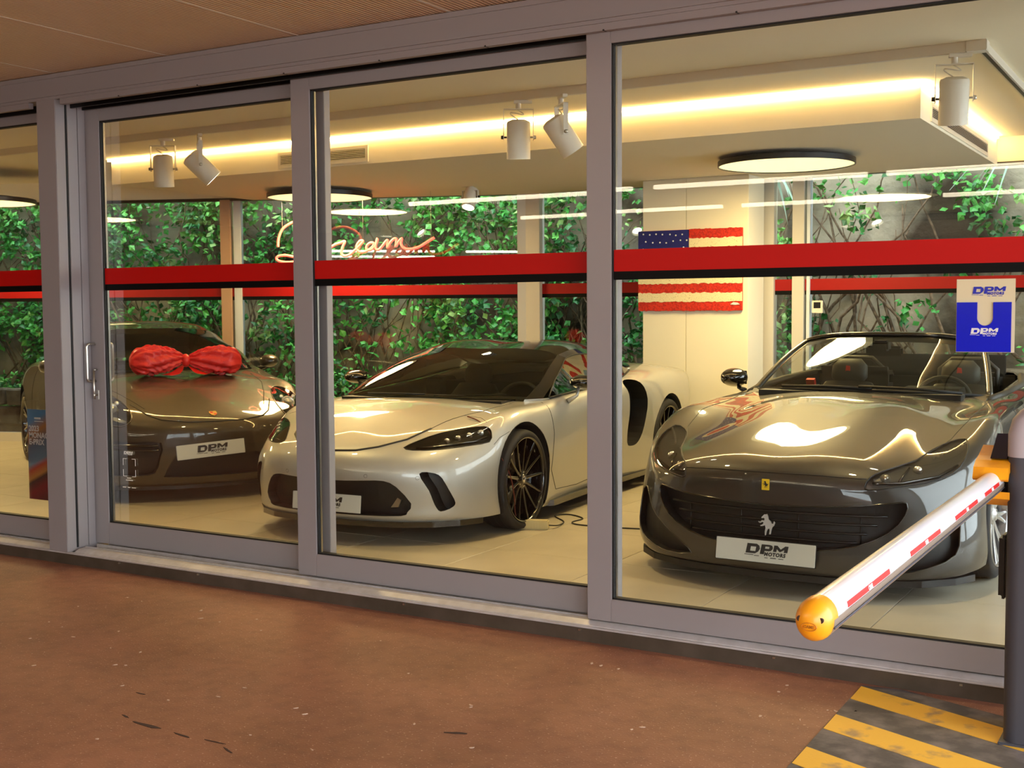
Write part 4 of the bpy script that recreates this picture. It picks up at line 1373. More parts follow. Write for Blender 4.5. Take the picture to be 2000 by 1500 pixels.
def mirror_unit(parent, x, y, z, side, m_cap, m_stalk, foot, w=.20, h=.125, d=.11):
    t = bpy.data.objects.new('door_mirror', None); COL.objects.link(t); t.parent = parent
    bm = bmesh.new(); bmesh.ops.create_uvsphere(bm, u_segments=24, v_segments=14, radius=1)
    for v in bm.verts:
        c = v.co
        px_ = c.x * d * (1.0 if c.x > 0 else .25)
        v.co = Vector((x + px_, y + side * c.y * w / 2 * (1 - .12 * c.x), z + math.copysign(abs(c.z) ** .8, c.z) * h / 2 * (1 - .25 * max(c.x, 0))))
    for f in bm.faces: f.smooth = True
    me = bpy.data.meshes.new('mirror_cap'); bm.to_mesh(me); bm.free(); me.materials.append(m_cap); link('mirror_cap', me, t)
    mb = MB(); mb.tube([foot, ((foot[0] * .4 + x * .6), (foot[1] * .4 + y * .6), foot[2] * .55 + z * .45 - .02), (x, y - side * w * .2, z - h * .38)], [.020, .012, .016], 8)
    mb.build('mirror_stalk', m_stalk, t, smooth=True)
    o = MB().box(x - d * .26, x - d * .24, y - w * .42, y + w * .42, z - h * .36, z + h * .36, b=.003).build('mirror_glass', M['chrome'], t)
    return t
# ------------------------------------------------------------------ car 1: silver mid-engined coupe
def silver_coupe():
    root = thing('sports_car', 'silver coupe with black wheels and black roof between the dark cars', 'car', (-4.874, 6.85, FLOOR), math.radians(273.0))
    P_ = paint('silver_paint', srgb(176, 174, 166), metal=.45, rough=.46)
    cols = [
     [(.90,0,.150),(.93,0,.178),(.945,0,.24),(.975,0,.36),(.985,0,.46),(.955,0,.535),(.89,0,.590),(.82,0,.625),(.75,0,.655)],
     [(.88,.28,.150),(.91,.28,.178),(.925,.28,.24),(.955,.28,.36),(.965,.28,.46),(.93,.275,.54),(.84,.25,.605),(.74,.15,.655),(.66,0,.69)],
     [(.83,.50,.150),(.85,.51,.178),(.86,.51,.24),(.88,.52,.36),(.885,.52,.465),(.84,.50,.555),(.73,.44,.63),(.58,.24,.70),(.50,0,.735)],
     [(.74,.66,.150),(.755,.67,.178),(.76,.675,.24),(.77,.69,.36),(.765,.68,.475),(.70,.65,.585),(.58,.56,.675),(.40,.31,.75),(.32,0,.775)],
     [(.61,.78,.150),(.62,.79,.178),(.62,.80,.24),(.625,.81,.36),(.61,.80,.49),(.53,.755,.635),(.41,.63,.72),(.22,.35,.785),(.14,0,.805)],
     [(.46,.86,.150),(.465,.87,.178),(.465,.88,.24),(.46,.885,.37),(.44,.87,.52),(.37,.81,.695),(.25,.68,.76),(.06,.38,.81),(-.02,0,.83)],
     [(.28,.90,.150),(.28,.91,.178),(.28,.915,.25),(.27,.92,.40),(.25,.915,.58),(.19,.86,.765),(.09,.72,.79),(-.10,.40,.825),(-.16,0,.838)],
     [(.0,.915,.150),(.0,.925,.178),(.0,.93,.25),(.0,.935,.42),(.0,.93,.62),(-.01,.875,.79),(-.08,.74,.805),(-.26,.42,.83),(-.30,0,.84)],
     [(-.28,.90,.105),(-.28,.915,.14),(-.28,.915,.26),(-.28,.925,.44),(-.28,.92,.64),(-.26,.875,.785),(-.30,.76,.815),(-.42,.42,.84),(-.46,0,.845)],
     [(-.60,.87,.115),(-.60,.885,.15),(-.60,.90,.27),(-.60,.915,.46),(-.60,.915,.66),(-.58,.885,.785),(-.60,.82,.83),(-.66,.42,.85),(-.68,0,.85)],
     [(-1.1,.85,.115),(-1.1,.87,.15),(-1.1,.875,.27),(-1.1,.895,.46),(-1.1,.915,.68),(-1.1,.90,.80),(-1.1,.85,.855),(-1.1,.42,.86),(-1.1,0,.86)],
     [(-1.6,.86,.115),(-1.6,.88,.15),(-1.6,.89,.28),(-1.6,.905,.48),(-1.6,.93,.70),(-1.6,.92,.82),(-1.6,.86,.885),(-1.6,.42,.89),(-1.6,0,.89)],
     [(-2.1,.90,.11),(-2.1,.92,.15),(-2.1,.93,.28),(-2.1,.94,.50),(-2.1,.955,.72),(-2.1,.93,.87),(-2.1,.84,.94),(-2.1,.42,.95),(-2.1,0,.95)],
     [(-2.67,.93,.11),(-2.67,.945,.15),(-2.67,.955,.28),(-2.67,.96,.50),(-2.67,.96,.74),(-2.67,.91,.90),(-2.67,.80,.965),(-2.67,.42,.99),(-2.67,0,1.0)],
     [(-3.2,.88,.13),(-3.2,.90,.18),(-3.2,.91,.32),(-3.2,.92,.52),(-3.2,.91,.74),(-3.2,.86,.88),(-3.2,.76,.935),(-3.2,.42,.95),(-3.2,0,.955)],
     [(-3.52,.70,.16),(-3.55,.74,.22),(-3.57,.76,.34),(-3.60,.78,.52),(-3.61,.78,.74),(-3.58,.76,.87),(-3.52,.68,.91),(-3.46,.40,.92),(-3.44,0,.92)],
     [(-3.56,.35,.16),(-3.60,.38,.22),(-3.63,.40,.34),(-3.66,.40,.52),(-3.67,.40,.74),(-3.64,.40,.87),(-3.58,.36,.91),(-3.52,.2,.92),(-3.50,0,.92)],
     [(-3.57,0,.16),(-3.61,0,.22),(-3.64,0,.34),(-3.67,0,.52),(-3.68,0,.74),(-3.65,0,.87),(-3.60,0,.905),(-3.56,0,.915),(-3.54,0,.918)],
    ]
    sk = Skin(body_mesh(cols))
    F = lambda c: c.x > .1
    for s in (1, -1):
        ok = lambda c, s=s: c.y * s > .3
        for cx, r in ((0.0, .372), (-2.675, .39)):
            fs = sk.cut([(cx + r * math.cos(a), .345 + r * math.sin(a)) for a in [2 * PI * k / 40 for k in range(40)]], 'side', ok)
            bmesh.ops.delete(sk.bm, geom=fs, context='FACES')
    # cabin opening
    cab = [(-.18, 0), (-.22, .40), (-.34, .72), (-.60, .80), (-1.2, .82), (-1.9, .76), (-2.5, .60), (-3.0, .40), (-3.1, 0), (-3.0, -.40), (-2.5, -.60), (-1.9, -.76), (-1.2, -.82), (-.60, -.80), (-.34, -.72), (-.22, -.40)]
    bmesh.ops.delete(sk.bm, geom=sk.cut(cab, 'top', lambda c: c.z > .7), context='FACES')
    for s in (1, -1):
        sg = lambda P: P if s > 0 else mirror_pts(P)
        okf = lambda c, s=s: c.x > .1 and c.y * s > 0
        # side air intake in the bumper
        it = sg(smooth_poly([(.608, .455), (.665, .460), (.717, .424), (.765, .288), (.757, .240), (.70, .215), (.675, .26), (.655, .35)], 3))
        sk.take(sk.cut(it, 'front', okf), 'side_intake', M['dark_plastic'], root, recess=.10, rdir=(-1, 0, 0))
        hl = sg(smooth_poly([(.463, .604), (.532, .590), (.666, .591), (.79, .606), (.857, .619), (.850, .670), (.831, .698), (.797, .711), (.708, .704), (.591, .679), (.51, .640)], 2))
        fs = sk.cut(hl, 'front', okf)
        sk.take(fs, 'headlamp_housing', M['black'], root, remove=False, recess=.03, rdir=(-1, 0, -.1))
        cov = sk.take(fs, 'headlamp', M['cover'], root, lift=.001)
        mb = MB()
        for k in range(4):
            yy = (.66 + .045 * k) * s; zz = .632 + .014 * k
            lo, no = sk.cast(yy, zz, 'front')
            if lo: mb.lathe([(.001, .012), (.018, .010), (.020, -.006)], 12, 'x', (lo.x - .030, lo.y, lo.z))
        tag(mb.build('led_modules', M['lamp_led'], cov, smooth=True), kind='stuff')
        lo = [sk.cast(s * y, z, 'front')[0] for y, z in ((.53, .602), (.62, .606), (.72, .618), (.80, .628), (.835, .65))]
        MB().tube([(p.x - .012, p.y, p.z) for p in lo if p], .006, 8).build('light_guide', M['lamp_in'], cov, smooth=True)
        sk.seam(hl, 'front', 'headlamp_seam', root, .003, closed=True)
        # shut lines: door and wing
        sk.seam([(-.42, .83), (-.44, .60), (-.40, .35), (-.50, .20), (-.9, .18), (-1.35, .20), (-1.5, .5)], 'side', 'door_seam', root, side=s)
        sk.seam([(.36, .60), (.30, .64), (.20, .67)], 'side', 'wing_seam', root, .0018, side=s)
        # side intake behind the door
        si = smooth_poly([(-1.74, .868), (-1.86, .895), (-2.04, .86), (-2.14, .72), (-2.10, .50), (-2.0, .385), (-1.88, .362), (-1.80, .40), (-1.80, .62), (-1.78, .78)], 3)
        sk.take(sk.cut(si, 'side', lambda c, s=s: c.y * s > .5), 'flank_intake', M['dark_plastic'], root, recess=.14, rdir=(0, -s, 0))
        # arch liners
        for cx, r in ((0, .372), (-2.675, .39)):
            arc = [(cx + r * math.cos(a), .345 + r * math.sin(a)) for a in [-.55 + (PI + 1.1) * k / 26 for k in range(27)]]
            mb = MB(); b = 0
            for q in arc:
                mb.v += [(q[0], s * .915, q[1]), (q[0], s * .60, q[1])]
            for k in range(26): mb.f.append((2 * k, 2 * k + 1, 2 * k + 3, 2 * k + 2)); mb.m.append(0)
            mb.build('arch_liner', M['liner'], root)
            MB().box(cx - .36, cx + .36, s * .60, s * .61, .12, .70).build('arch_liner', M['liner'], root)
    # central lower grille with plate
    hg = [(.15, .406), (.30, .412), (.41, .412), (.482, .376), (.556, .270), (.53, .215), (.49, .190), (.25, .186)]
    gr = smooth_poly([(0, .404)] + hg + [(0, .186)] + [(-y, z) for y, z in hg[::-1]], 2)
    sk.take(sk.cut(gr, 'front', F), 'lower_grille', M['dark_plastic'], root, recess=.09, rdir=(-1, 0, 0))
    # pale grille insert each side
    MB().prism([(.36, .33), (.46, .28), (.44, .235), (.34, .225), (.31, .25), (.31, .315)], .80, .81, 'yz').build('grille_insert', M['steel'], root)
    # bonnet
    bon = [(0, .579), (.18, .585), (.307, .606), (.436, .645), (.509, .701)]
    line = [(-y, z) for y, z in reversed(bon)] + bon[1:]
    sk.seam(line, 'front', 'bonnet_seam', root, .0085, m=M['rubber'])
    for s in (1, -1):
        sk.seam([(.521, .509 * s), (.40, .535 * s), (.326, .558 * s), (.25, .595 * s), (.12, .67 * s), (-.20, .71 * s)], 'top', 'bonnet_seam', root, .0028)
        sk.seam([(.25, .60 * s), (.25, .72 * s), (.30, .79 * s)], 'top', 'wing_seam', root, .0018)
    # front splitter
    mb = MB(); top = [c[0] for c in cols[:6]]
    pts = [(x + .02, y, .0) for x, y, z in top]
    full = [(p[0], -p[1]) for p in pts[:0:-1]] + [(p[0], p[1]) for p in pts] + [(.40, .82), (.40, -.82)]
    MB().prism(full, .115, .150).build('splitter', M['gloss_black'], root)
    for s in (1, -1):
        MB().prism([(-.38, .86), (-2.28, .88), (-2.28, .93), (-1.3, .905), (-.42, .925)] if s > 0 else [(-.38, -.86), (-2.28, -.88), (-2.28, -.93), (-1.3, -.905), (-.42, -.925)], .095, .135).build('side_skirt', M['gloss_black'], root)
    # parking sensors
    for y, z in ((.30, .44), (-.30, .44), (.60, .43), (-.60, .43)):
        lo, no = sk.cast(y, z, 'front')
        if lo: sk.seam([(y + .011 * math.cos(a), z + .011 * math.sin(a)) for a in [2 * PI * k / 10 for k in range(10)]], 'front', 'parking_sensor', root, .0012, closed=True, m=M['dark_plastic'])
    # badge
    lo, no = sk.cast(0, .515, 'front')
    MB().prism([(-.03, -.012), (.0, -.016), (.035, -.004), (.02, .012), (-.02, .010)], 0, .004).build('nose_badge', M['gloss_black'], root).data.transform(Mat4(lo + no * .001, (0, 1, 0), (no.z * -1, 0, no.x)))
    sk.finish('body_shell', P_, root)
    number_plate(root, Mat4((.975, 0.01, .262), (0, 1, 0), (-.10, 0, 1)))
    # underbody
    MB().box(-3.3, .62, -.60, .60, .11, .45).build('underbody', M['liner'], root)
    MB().box(-2.3, -.38, -.84, .84, .12, .30).build('cabin_floor', M['liner'], root)
    MB().box(-3.3, -1.75, -.72, .72, .30, .86).build('engine_bulkhead', M['liner'], root)
    # greenhouse
    W = [  # windscreen rows bottom -> top, centre -> edge
        [(-.165,0,.845),(-.20,.40,.842),(-.285,.665,.838),(-.34,.74,.835)],
        [(-.42,0,.968),(-.45,.38,.965),(-.52,.64,.950),(-.57,.735,.925)],
        [(-.72,0,1.082),(-.75,.36,1.082),(-.82,.60,1.062),(-.86,.68,1.035)],
        [(-1.02,0,1.158),(-1.05,.34,1.162),(-1.09,.54,1.143),(-1.12,.625,1.115)]]
    patch(W, 6, M['windscreen'], 'windscreen', root)
    Rf = [W[3],
        [(-1.45,0,1.198),(-1.45,.33,1.213),(-1.45,.52,1.190),(-1.46,.615,1.15)],
        [(-1.9,0,1.180),(-1.9,.31,1.198),(-1.9,.49,1.170),(-1.9,.585,1.12)],
        [(-2.35,0,1.115),(-2.35,.28,1.125),(-2.35,.44,1.095),(-2.35,.54,1.045)]]
    patch(Rf, 6, M['gloss_black'], 'roof', root)
    Rg = [Rf[3],
        [(-2.8,0,1.03),(-2.8,.25,1.035),(-2.8,.40,1.01),(-2.8,.50,.975)],
        [(-3.2,0,.955),(-3.2,.22,.957),(-3.2,.34,.95),(-3.2,.44,.935)]]
    patch(Rg, 6, M['tint'], 'rear_hatch', root)
    for s in (1, -1):
        q = lambda L: [(x, y * s, z) for x, y, z in L]
                # A pillar
        strip(q([(-.34,.74,.835),(-.57,.735,.925),(-.86,.68,1.035),(-1.12,.625,1.115)]), q([(-.48,.815,.835),(-.70,.79,.93),(-.95,.735,1.025),(-1.17,.675,1.09)]), 'a_pillar', M['gloss_black'], root)
        # roof rail
        strip(q([(-1.12,.625,1.115),(-1.46,.615,1.15),(-1.9,.585,1.12),(-2.35,.54,1.045),(-2.8,.50,.975),(-3.2,.44,.935)]), q([(-1.17,.675,1.09),(-1.46,.675,1.11),(-1.85,.69,1.065),(-2.2,.71,.99),(-2.7,.68,.955),(-3.2,.62,.93)]), 'roof_rail', M['gloss_black'], root)
        # side window
        A_ = [(-.55,.825,.838),(-.72,.785,.935),(-.95,.735,1.025),(-1.17,.675,1.09),(-1.46,.675,1.11),(-1.85,.69,1.065),(-2.12,.715,1.0)]
        B_ = [(-.55,.83,.835),(-.80,.835,.848),(-1.05,.845,.862),(-1.25,.85,.873),(-1.5,.86,.888),(-1.8,.86,.915),(-2.12,.80,.955)]
        strip(q(A_), q(B_), 'side_window', M['tint'], root)
        MB().tube([tuple(p) for p in cr_line(q(B_), 4)], .007, 6).build('window_trim', M['rubber'], root, smooth=True)
        MB().tube([tuple(p) for p in cr_line(q(A_), 4)], .006, 6).build('window_trim', P_ if 0 else M['rubber'], root, smooth=True)
        # shoulder from belt to cabin edge
        strip(q([(-.34,.74,.835),(-.48,.815,.835),(-.55,.83,.835)]), q([(-.32,.735,.80),(-.50,.80,.80),(-.6,.82,.80)]), 'mirror_sail', P_, root)
        mirror_unit(root, -.80, s * .98, .935, s, M['gloss_black'], P_, (-.74, s * .885, .80), w=.20, h=.105, d=.10)
    # wipers
    MB().tube([(-.19, .10, .856), (-.24, .35, .858), (-.34, .60, .865)], .007, 6).build('wiper', M['rubber'], root, smooth=True)
    MB().tube([(-.18, -.45, .856), (-.185, -.15, .862), (-.20, .02, .862)], .007, 6).build('wiper', M['rubber'], root, smooth=True)
    MB().box(-.36, -.15, -.66, .66, .79, .832).build('cowl', M['dark_plastic'], root)
    # interior
    MB().prism([(-.35, .30), (-.35, .79), (-.62, .83), (-.78, .80), (-.80, .55), (-.70, .30)], -.70, .70, 'xz').build('dashboard', M['leather'], root)
    MB().box(-1.7, -.7, -.12, .12, .25, .52, b=.03).build('centre_console', M['leather'], root)
    for s in (1, -1): seat(root, -1.28, s * .36, .22, M['tan_leather'], rec=-.45)
    steering_wheel(root, -.98, .36, .74, M['leather'])
    for x_ in (0, -2.675):
        for s in (1, -1):
            wheel(root, x_, s, .928 if x_ == 0 else .955, .333 if x_ == 0 else .345, .235 if x_ == 0 else .29, .280, 13, 'fan', M['gloss_black'])
    return root
silver_coupe()
# ------------------------------------------------------------------ car 2: dark grey convertible at the right
def grey_convertible():
    root = thing('convertible', 'open dark grey convertible with yellow nose badge, right of the white pillar', 'car', (-1.95, 6.863, FLOOR), math.radians(269.0))
    P_ = paint('graphite_paint', srgb(46, 43, 38), metal=.35, rough=.46)
    cols = [
     [(.93,0,.112),(.965,0,.13),(.985,0,.26),(.99,0,.40),(1.0,0,.52),(.995,0,.60),(.955,0,.655),(.86,0,.70),(.74,0,.735)],
     [(.91,.30,.112),(.945,.30,.13),(.965,.30,.26),(.965,.30,.40),(.975,.30,.52),(.965,.30,.60),(.90,.30,.665),(.77,.19,.728),(.66,0,.752)],
     [(.86,.53,.112),(.89,.54,.13),(.905,.54,.26),(.90,.54,.40),(.90,.54,.52),(.875,.53,.605),(.76,.50,.680),(.58,.25,.772),(.48,0,.79)],
     [(.76,.72,.112),(.785,.73,.13),(.80,.73,.26),(.79,.72,.40),(.775,.715,.52),(.72,.69,.62),(.56,.58,.708),(.36,.27,.818),(.28,0,.826)],
     [(.62,.85,.12),(.64,.865,.175),(.65,.865,.27),(.64,.85,.40),(.61,.84,.53),(.53,.815,.665),(.36,.60,.742),(.14,.29,.856),(.06,0,.862)],
     [(.47,.915,.13),(.48,.93,.185),(.485,.935,.28),(.47,.925,.41),(.44,.915,.56),(.35,.885,.735),(.18,.62,.778),(-.06,.31,.888),(-.12,0,.892)],
     [(.28,.935,.13),(.28,.95,.185),(.28,.955,.28),(.27,.95,.43),(.25,.945,.60),(.18,.91,.80),(.02,.64,.808),(-.24,.34,.908),(-.30,0,.915)],
     [(.0,.94,.12),(.0,.955,.18),(.0,.965,.28),(.0,.965,.46),(.0,.955,.66),(-.03,.91,.85),(-.16,.66,.838),(-.42,.35,.912),(-.47,0,.930)],
     [(-.32,.92,.13),(-.32,.935,.17),(-.32,.945,.28),(-.32,.955,.48),(-.32,.945,.68),(-.32,.90,.865),(-.40,.72,.865),(-.56,.36,.925),(-.60,0,.940)],
     [(-.62,.90,.13),(-.62,.915,.17),(-.62,.925,.28),(-.62,.935,.48),(-.62,.935,.70),(-.62,.895,.87),(-.66,.76,.895),(-.72,.38,.93),(-.74,0,.94)],
     [(-1.1,.88,.14),(-1.1,.895,.18),(-1.1,.90,.28),(-1.1,.92,.48),(-1.1,.93,.70),(-1.1,.90,.86),(-1.1,.82,.92),(-1.1,.42,.94),(-1.1,0,.95)],
     [(-1.7,.90,.14),(-1.7,.915,.18),(-1.7,.925,.28),(-1.7,.94,.50),(-1.7,.95,.72),(-1.7,.92,.88),(-1.7,.82,.95),(-1.7,.42,.97),(-1.7,0,.98)],
     [(-2.2,.94,.14),(-2.2,.955,.18),(-2.2,.96,.30),(-2.2,.97,.52),(-2.2,.965,.76),(-2.2,.91,.92),(-2.2,.80,.985),(-2.2,.42,1.0),(-2.2,0,1.01)],
     [(-2.67,.95,.14),(-2.67,.965,.18),(-2.67,.97,.30),(-2.67,.97,.54),(-2.67,.96,.78),(-2.67,.90,.94),(-2.67,.78,.99),(-2.67,.42,1.005),(-2.67,0,1.01)],
     [(-3.2,.86,.18),(-3.22,.88,.22),(-3.24,.89,.34),(-3.26,.90,.54),(-3.26,.89,.76),(-3.22,.82,.90),(-3.2,.70,.945),(-3.18,.4,.955),(-3.16,0,.96)],
     [(-3.46,.60,.20),(-3.50,.64,.24),(-3.53,.66,.36),(-3.56,.66,.54),(-3.55,.65,.74),(-3.50,.62,.87),(-3.44,.54,.91),(-3.38,.32,.92),(-3.36,0,.92)],
     [(-3.54,0,.20),(-3.58,0,.24),(-3.61,0,.36),(-3.63,0,.54),(-3.62,0,.74),(-3.58,0,.86),(-3.52,0,.90),(-3.46,0,.912),(-3.42,0,.915)],
    ]
    sk = Skin(body_mesh(cols))
    for s in (1, -1):
        ok = lambda c, s=s: c.y * s > .3
        for cx, r in ((0.0, .378), (-2.67, .385)):
            fs = sk.cut([(cx + r * math.cos(a), .352 + r * math.sin(a)) for a in [2 * PI * k / 40 for k in range(40)]], 'side', ok)
            bmesh.ops.delete(sk.bm, geom=fs, context='FACES')
    cab = [(-.62, 0), (-.66, .40), (-.80, .70), (-1.0, .76), (-1.9, .74), (-2.15, .66), (-2.2, 0), (-2.15, -.66), (-1.9, -.74), (-1.0, -.76), (-.80, -.70), (-.66, -.40)]
    bmesh.ops.delete(sk.bm, geom=sk.cut(cab, 'top', lambda c: c.z > .7), context='FACES')
    #FEATURES
    F = lambda c: c.x > .1
    hg = GREY['grille']
    gr = smooth_poly([(0, hg[0])] + hg[1] + [(0, hg[2])] + [(-y, z) for y, z in hg[1][::-1]], 2)
    gfs = sk.cut(gr, 'front', F)
    sk.take(gfs, 'main_grille', M['dark_plastic'], root, recess=.09, rdir=(-1, 0, 0))
    for z in GREY['bars']:
        P = [(p.x - .035, p.y, p.z) for p in sk.trace([(-GREY['barw'](z), z), (GREY['barw'](z), z)], 'front', step=.05)]
        MB().tube(P, .006, 6).build('grille_bar', M['black'], root, smooth=True)
    for y in (-.45, -.15, .15, .45):
        P = [(p.x - .04, p.y, p.z) for p in sk.trace([(y, hg[2] + .03), (y, hg[0] - .03)], 'front', step=.05)]
        MB().tube(P, .004, 5).build('grille_post', M['black'], root, smooth=True)
    sk.seam(gr, 'front', 'grille_trim', root, .004, closed=True, m=M['gloss_black'])
    for s in (1, -1):
        sg = lambda P: P if s > 0 else mirror_pts(P)
        okf = lambda c, s=s: c.x > -.3 and c.y * s > 0
        li = sg(smooth_poly(GREY['low'], 2))
        sk.take(sk.cut(li, 'front', okf), 'side_intake', M['dark_plastic'], root, recess=.07, rdir=(-1, 0, 0))
        sk.seam(li, 'front', 'intake_trim', root, .004, closed=True, m=P_)
        hl = sg(smooth_poly(GREY['lamp'], 2))
        fs = sk.cut(hl, 'front', okf)
        sk.take(fs, 'headlamp_housing', M['lamp_cavity'], root, remove=False, recess=.035, rdir=(-1, 0, -.1))
        cov = sk.take(fs, 'headlamp', M['cover'], root, lift=.001)
        sk.seam(hl, 'front', 'headlamp_seam', root, .0045, closed=True, step=.01)
        for (y, z, r) in GREY['proj']:
            lo, no = sk.cast(y * s, z, 'front')
            if lo:
                MB().lathe([(.001, .010), (r * .7, .008), (r, 0), (r + .004, -.008), (r + .004, -.02)], 18, 'x', (lo.x - .030, lo.y, lo.z)).build('projector_lens', M['lamp_led'], cov, smooth=True)
        P = [(p.x - .020, p.y, p.z) for p in sk.trace([(s * .50, .592), (s * .62, .592), (s * .76, .615), (s * .825, .66)], 'front', step=.03)]
        MB().tube(P, .007, 6).build('light_guide', M['lamp_in'], cov, smooth=True)
        P = [(p.x - .020, p.y, p.z) for p in sk.trace([(s * .61, .600), (s * .63, .655)], 'front', step=.02)]
        MB().tube(P, .006, 6).build('lamp_divider', M['lamp_in'], cov, smooth=True)
        mb = MB()
        for k in range(9):
            t = k / 8; y = (GREY['drl'][0][0] * (1 - t) + GREY['drl'][1][0] * t) * s; z = GREY['drl'][0][1] * (1 - t) + GREY['drl'][1][1] * t
            lo, no = sk.cast(y, z, 'front')
            if lo: mb.box(lo.x - .022, lo.x - .010, lo.y - .007, lo.y + .007, lo.z - .006, lo.z + .006, b=.002)
        tag(mb.build('running_light', M['lamp_led'], cov), kind='stuff')
        sk.seam([(-.66, .86), (-.72, .60), (-.66, .35), (-.72, .20), (-1.0, .17), (-1.6, .18), (-1.78, .40), (-1.80, .9)], 'side', 'door_seam', root, side=s)
        si = smooth_poly([(-.48, .66), (-.62, .74), (-.66, .66), (-.60, .46), (-.50, .40)], 2)
        sk.take(sk.cut(si, 'side', lambda c, s=s: c.y * s > .5), 'wing_vent', M['dark_plastic'], root, recess=.04, rdir=(0, -s, 0))
        for cx, r in ((0, .378), (-2.67, .385)):
            arc = [(cx + r * math.cos(a), .352 + r * math.sin(a)) for a in [-.55 + (PI + 1.1) * k / 26 for k in range(27)]]
            mb = MB()
            for q in arc: mb.v += [(q[0], s * .93, q[1]), (q[0], s * .60, q[1])]
            for k in range(26): mb.f.append((2 * k, 2 * k + 1, 2 * k + 3, 2 * k + 2)); mb.m.append(0)
            mb.build('arch_liner', M['liner'], root)
            MB().box(cx - .36, cx + .36, s * .60, s * .61, .12, .72).build('arch_liner', M['liner'], root)
        sk.seam(GREY['bonnet_side'] if s > 0 else [(x, -y) for x, y in GREY['bonnet_side']], 'top', 'bonnet_seam', root, .003)
    line = GREY['bonnet']; line = [(-y, z) for y, z in reversed(line)] + line[1:]
    sk.seam(line, 'front', 'bonnet_seam', root, .0035)
    # nose badge: yellow shield-like plaque with black horse
    lo, no = sk.cast(0, GREY['badge'], 'front')
    B4 = Mat4(lo + no * .001, (0, 1, 0), (-no.z, 0, no.x))
    bd = MB().box(-.020, .020, -.028, .028, 0, .004, b=.0015).build('nose_badge', mat('badge_yellow', srgb(244, 208, 40), .3, coat=.5), root); bd.data.transform(B4)
    horse = [(-.10,-.95),(-.02,-.88),(.02,-.62),(.10,-.42),(.24,-.30),(.30,-.52),(.26,-.82),(.38,-.80),(.42,-.48),(.50,-.20),(.66,-.05),(.74,.20),(.62,.34),(.58,.10),(.46,.10),(.34,.30),(.14,.44),(.10,.70),(-.02,.92),(-.10,.84),(-.24,.86),(-.42,.66),(-.50,.58),(-.46,.50),(-.30,.56),(-.20,.48),(-.24,.30),(-.44,.34),(-.60,.20),(-.74,.24),(-.76,.16),(-.58,.08),(-.40,.20),(-.26,.12),(-.40,-.04),(-.56,-.10),(-.54,-.20),(-.34,-.16),(-.14,-.06),(-.08,-.30),(-.14,-.60)]
    def horse_mesh(name, h, m, par, X4, th=.003):
        o = MB().prism([(p[0] * h / 2, p[1] * h / 2) for p in horse], 0, th).build(name, m, par); o.data.transform(X4); return o
    horse_mesh('badge_horse', .040, M['black_print'], bd, B4 @ Matrix.Translation((0, 0, .0042)), .0006)
    lo, no = sk.cast(0, GREY['horse'], 'front')
    horse_mesh('chrome_horse', .118, mat('satin_silver', srgb(196, 196, 196), .35, .3), root, Mat4((lo.x - .012, 0, GREY['horse']), (0, 1, 0), (-.12, 0, 1)), .008)
    sk.finish('body_shell', P_, root)
    number_plate(root, Mat4((1.012, 0.0, GREY['plate']), (0, 1, 0), (-.16, 0, 1)))
    top = [c[0] for c in cols[:6]]
    full = [(p[0] + .015, -p[1]) for p in top[:0:-1]] + [(p[0] + .015, p[1]) for p in top] + [(.42, .88), (.42, -.88)]
    MB().prism(full, .078, .112).build('splitter', M['dark_plastic'], root)
    MB().box(-3.3, .62, -.60, .60, .12, .50).build('underbody', M['liner'], root)
    MB().box(-2.3, -.55, -.86, .86, .13, .30).build('cabin_floor', M['liner'], root)
    MB().box(-3.2, -2.15, -.80, .80, .30, .86).build('rear_bulkhead', M['liner'], root)
    for s in (1, -1):
        MB().box(-2.2, -.62, s * .76, s * .90, .25, .80).build('door_trim', M['leather'], root)
        MB().tube([(-.78, s * .745, .905), (-1.1, s * .79, .925), (-1.6, s * .80, .95), (-2.1, s * .72, .98)], .022, 8).build('door_top', M['leather'], root, smooth=True)
    # windscreen and frame
    W = [
        [(-.62,0,.945),(-.66,.38,.942),(-.80,.66,.925),(-.86,.735,.915)],
        [(-.84,0,1.075),(-.88,.37,1.07),(-1.0,.62,1.045),(-1.06,.69,1.03)],
        [(-1.08,0,1.19),(-1.12,.35,1.183),(-1.22,.57,1.155),(-1.27,.635,1.14)],
        [(-1.30,0,1.275),(-1.33,.33,1.268),(-1.42,.52,1.24),(-1.46,.58,1.222)]]
    o, G = patch(W, 6, M['windscreen'], 'windscreen', root)
    ed = [tuple(G[j, i]) for (j, i) in [(0, k) for k in range(0, G.shape[1])]]
    n0_, n1_ = G.shape[0], G.shape[1]
    top_edge = [tuple(G[i, n1_ - 1]) for i in range(n0_)]
    # find which axis is which: rows of G follow the across direction
    MB().tube(top_edge, .019, 8).build('windscreen_header', M['gloss_black'], root, smooth=True)
    for e_ in (0, n0_ - 1):
        MB().tube([tuple(G[e_, j]) for j in range(n1_)], .021, 8).build('a_pillar', P_, root, smooth=True)
    MB().tube([tuple(G[i, 0]) for i in range(n0_)], .012, 6).build('windscreen_base', M['rubber'], root, smooth=True)
    # black shade band of the glass top
    mb = MB(); k0 = int(n1_ * .80)
    mb.v = [tuple(G[i, j] + np.array([-.004, 0, -.004])) for i in range(n0_) for j in (k0, n1_ - 1)]
    mb.f = [(2 * i, 2 * i + 2, 2 * i + 3, 2 * i + 1) for i in range(n0_ - 1)]; mb.m = [0] * len(mb.f)
    mb.build('sun_visor_band', M['dark_plastic'], root, smooth=True)
    t = bpy.data.objects.new('rear_view_mirror', None); COL.objects.link(t); t.parent = root
    MB().box(-1.30, -1.26, -.12, .12, 1.135, 1.20, b=.015).build('mirror_housing', M['dark_plastic'], t)
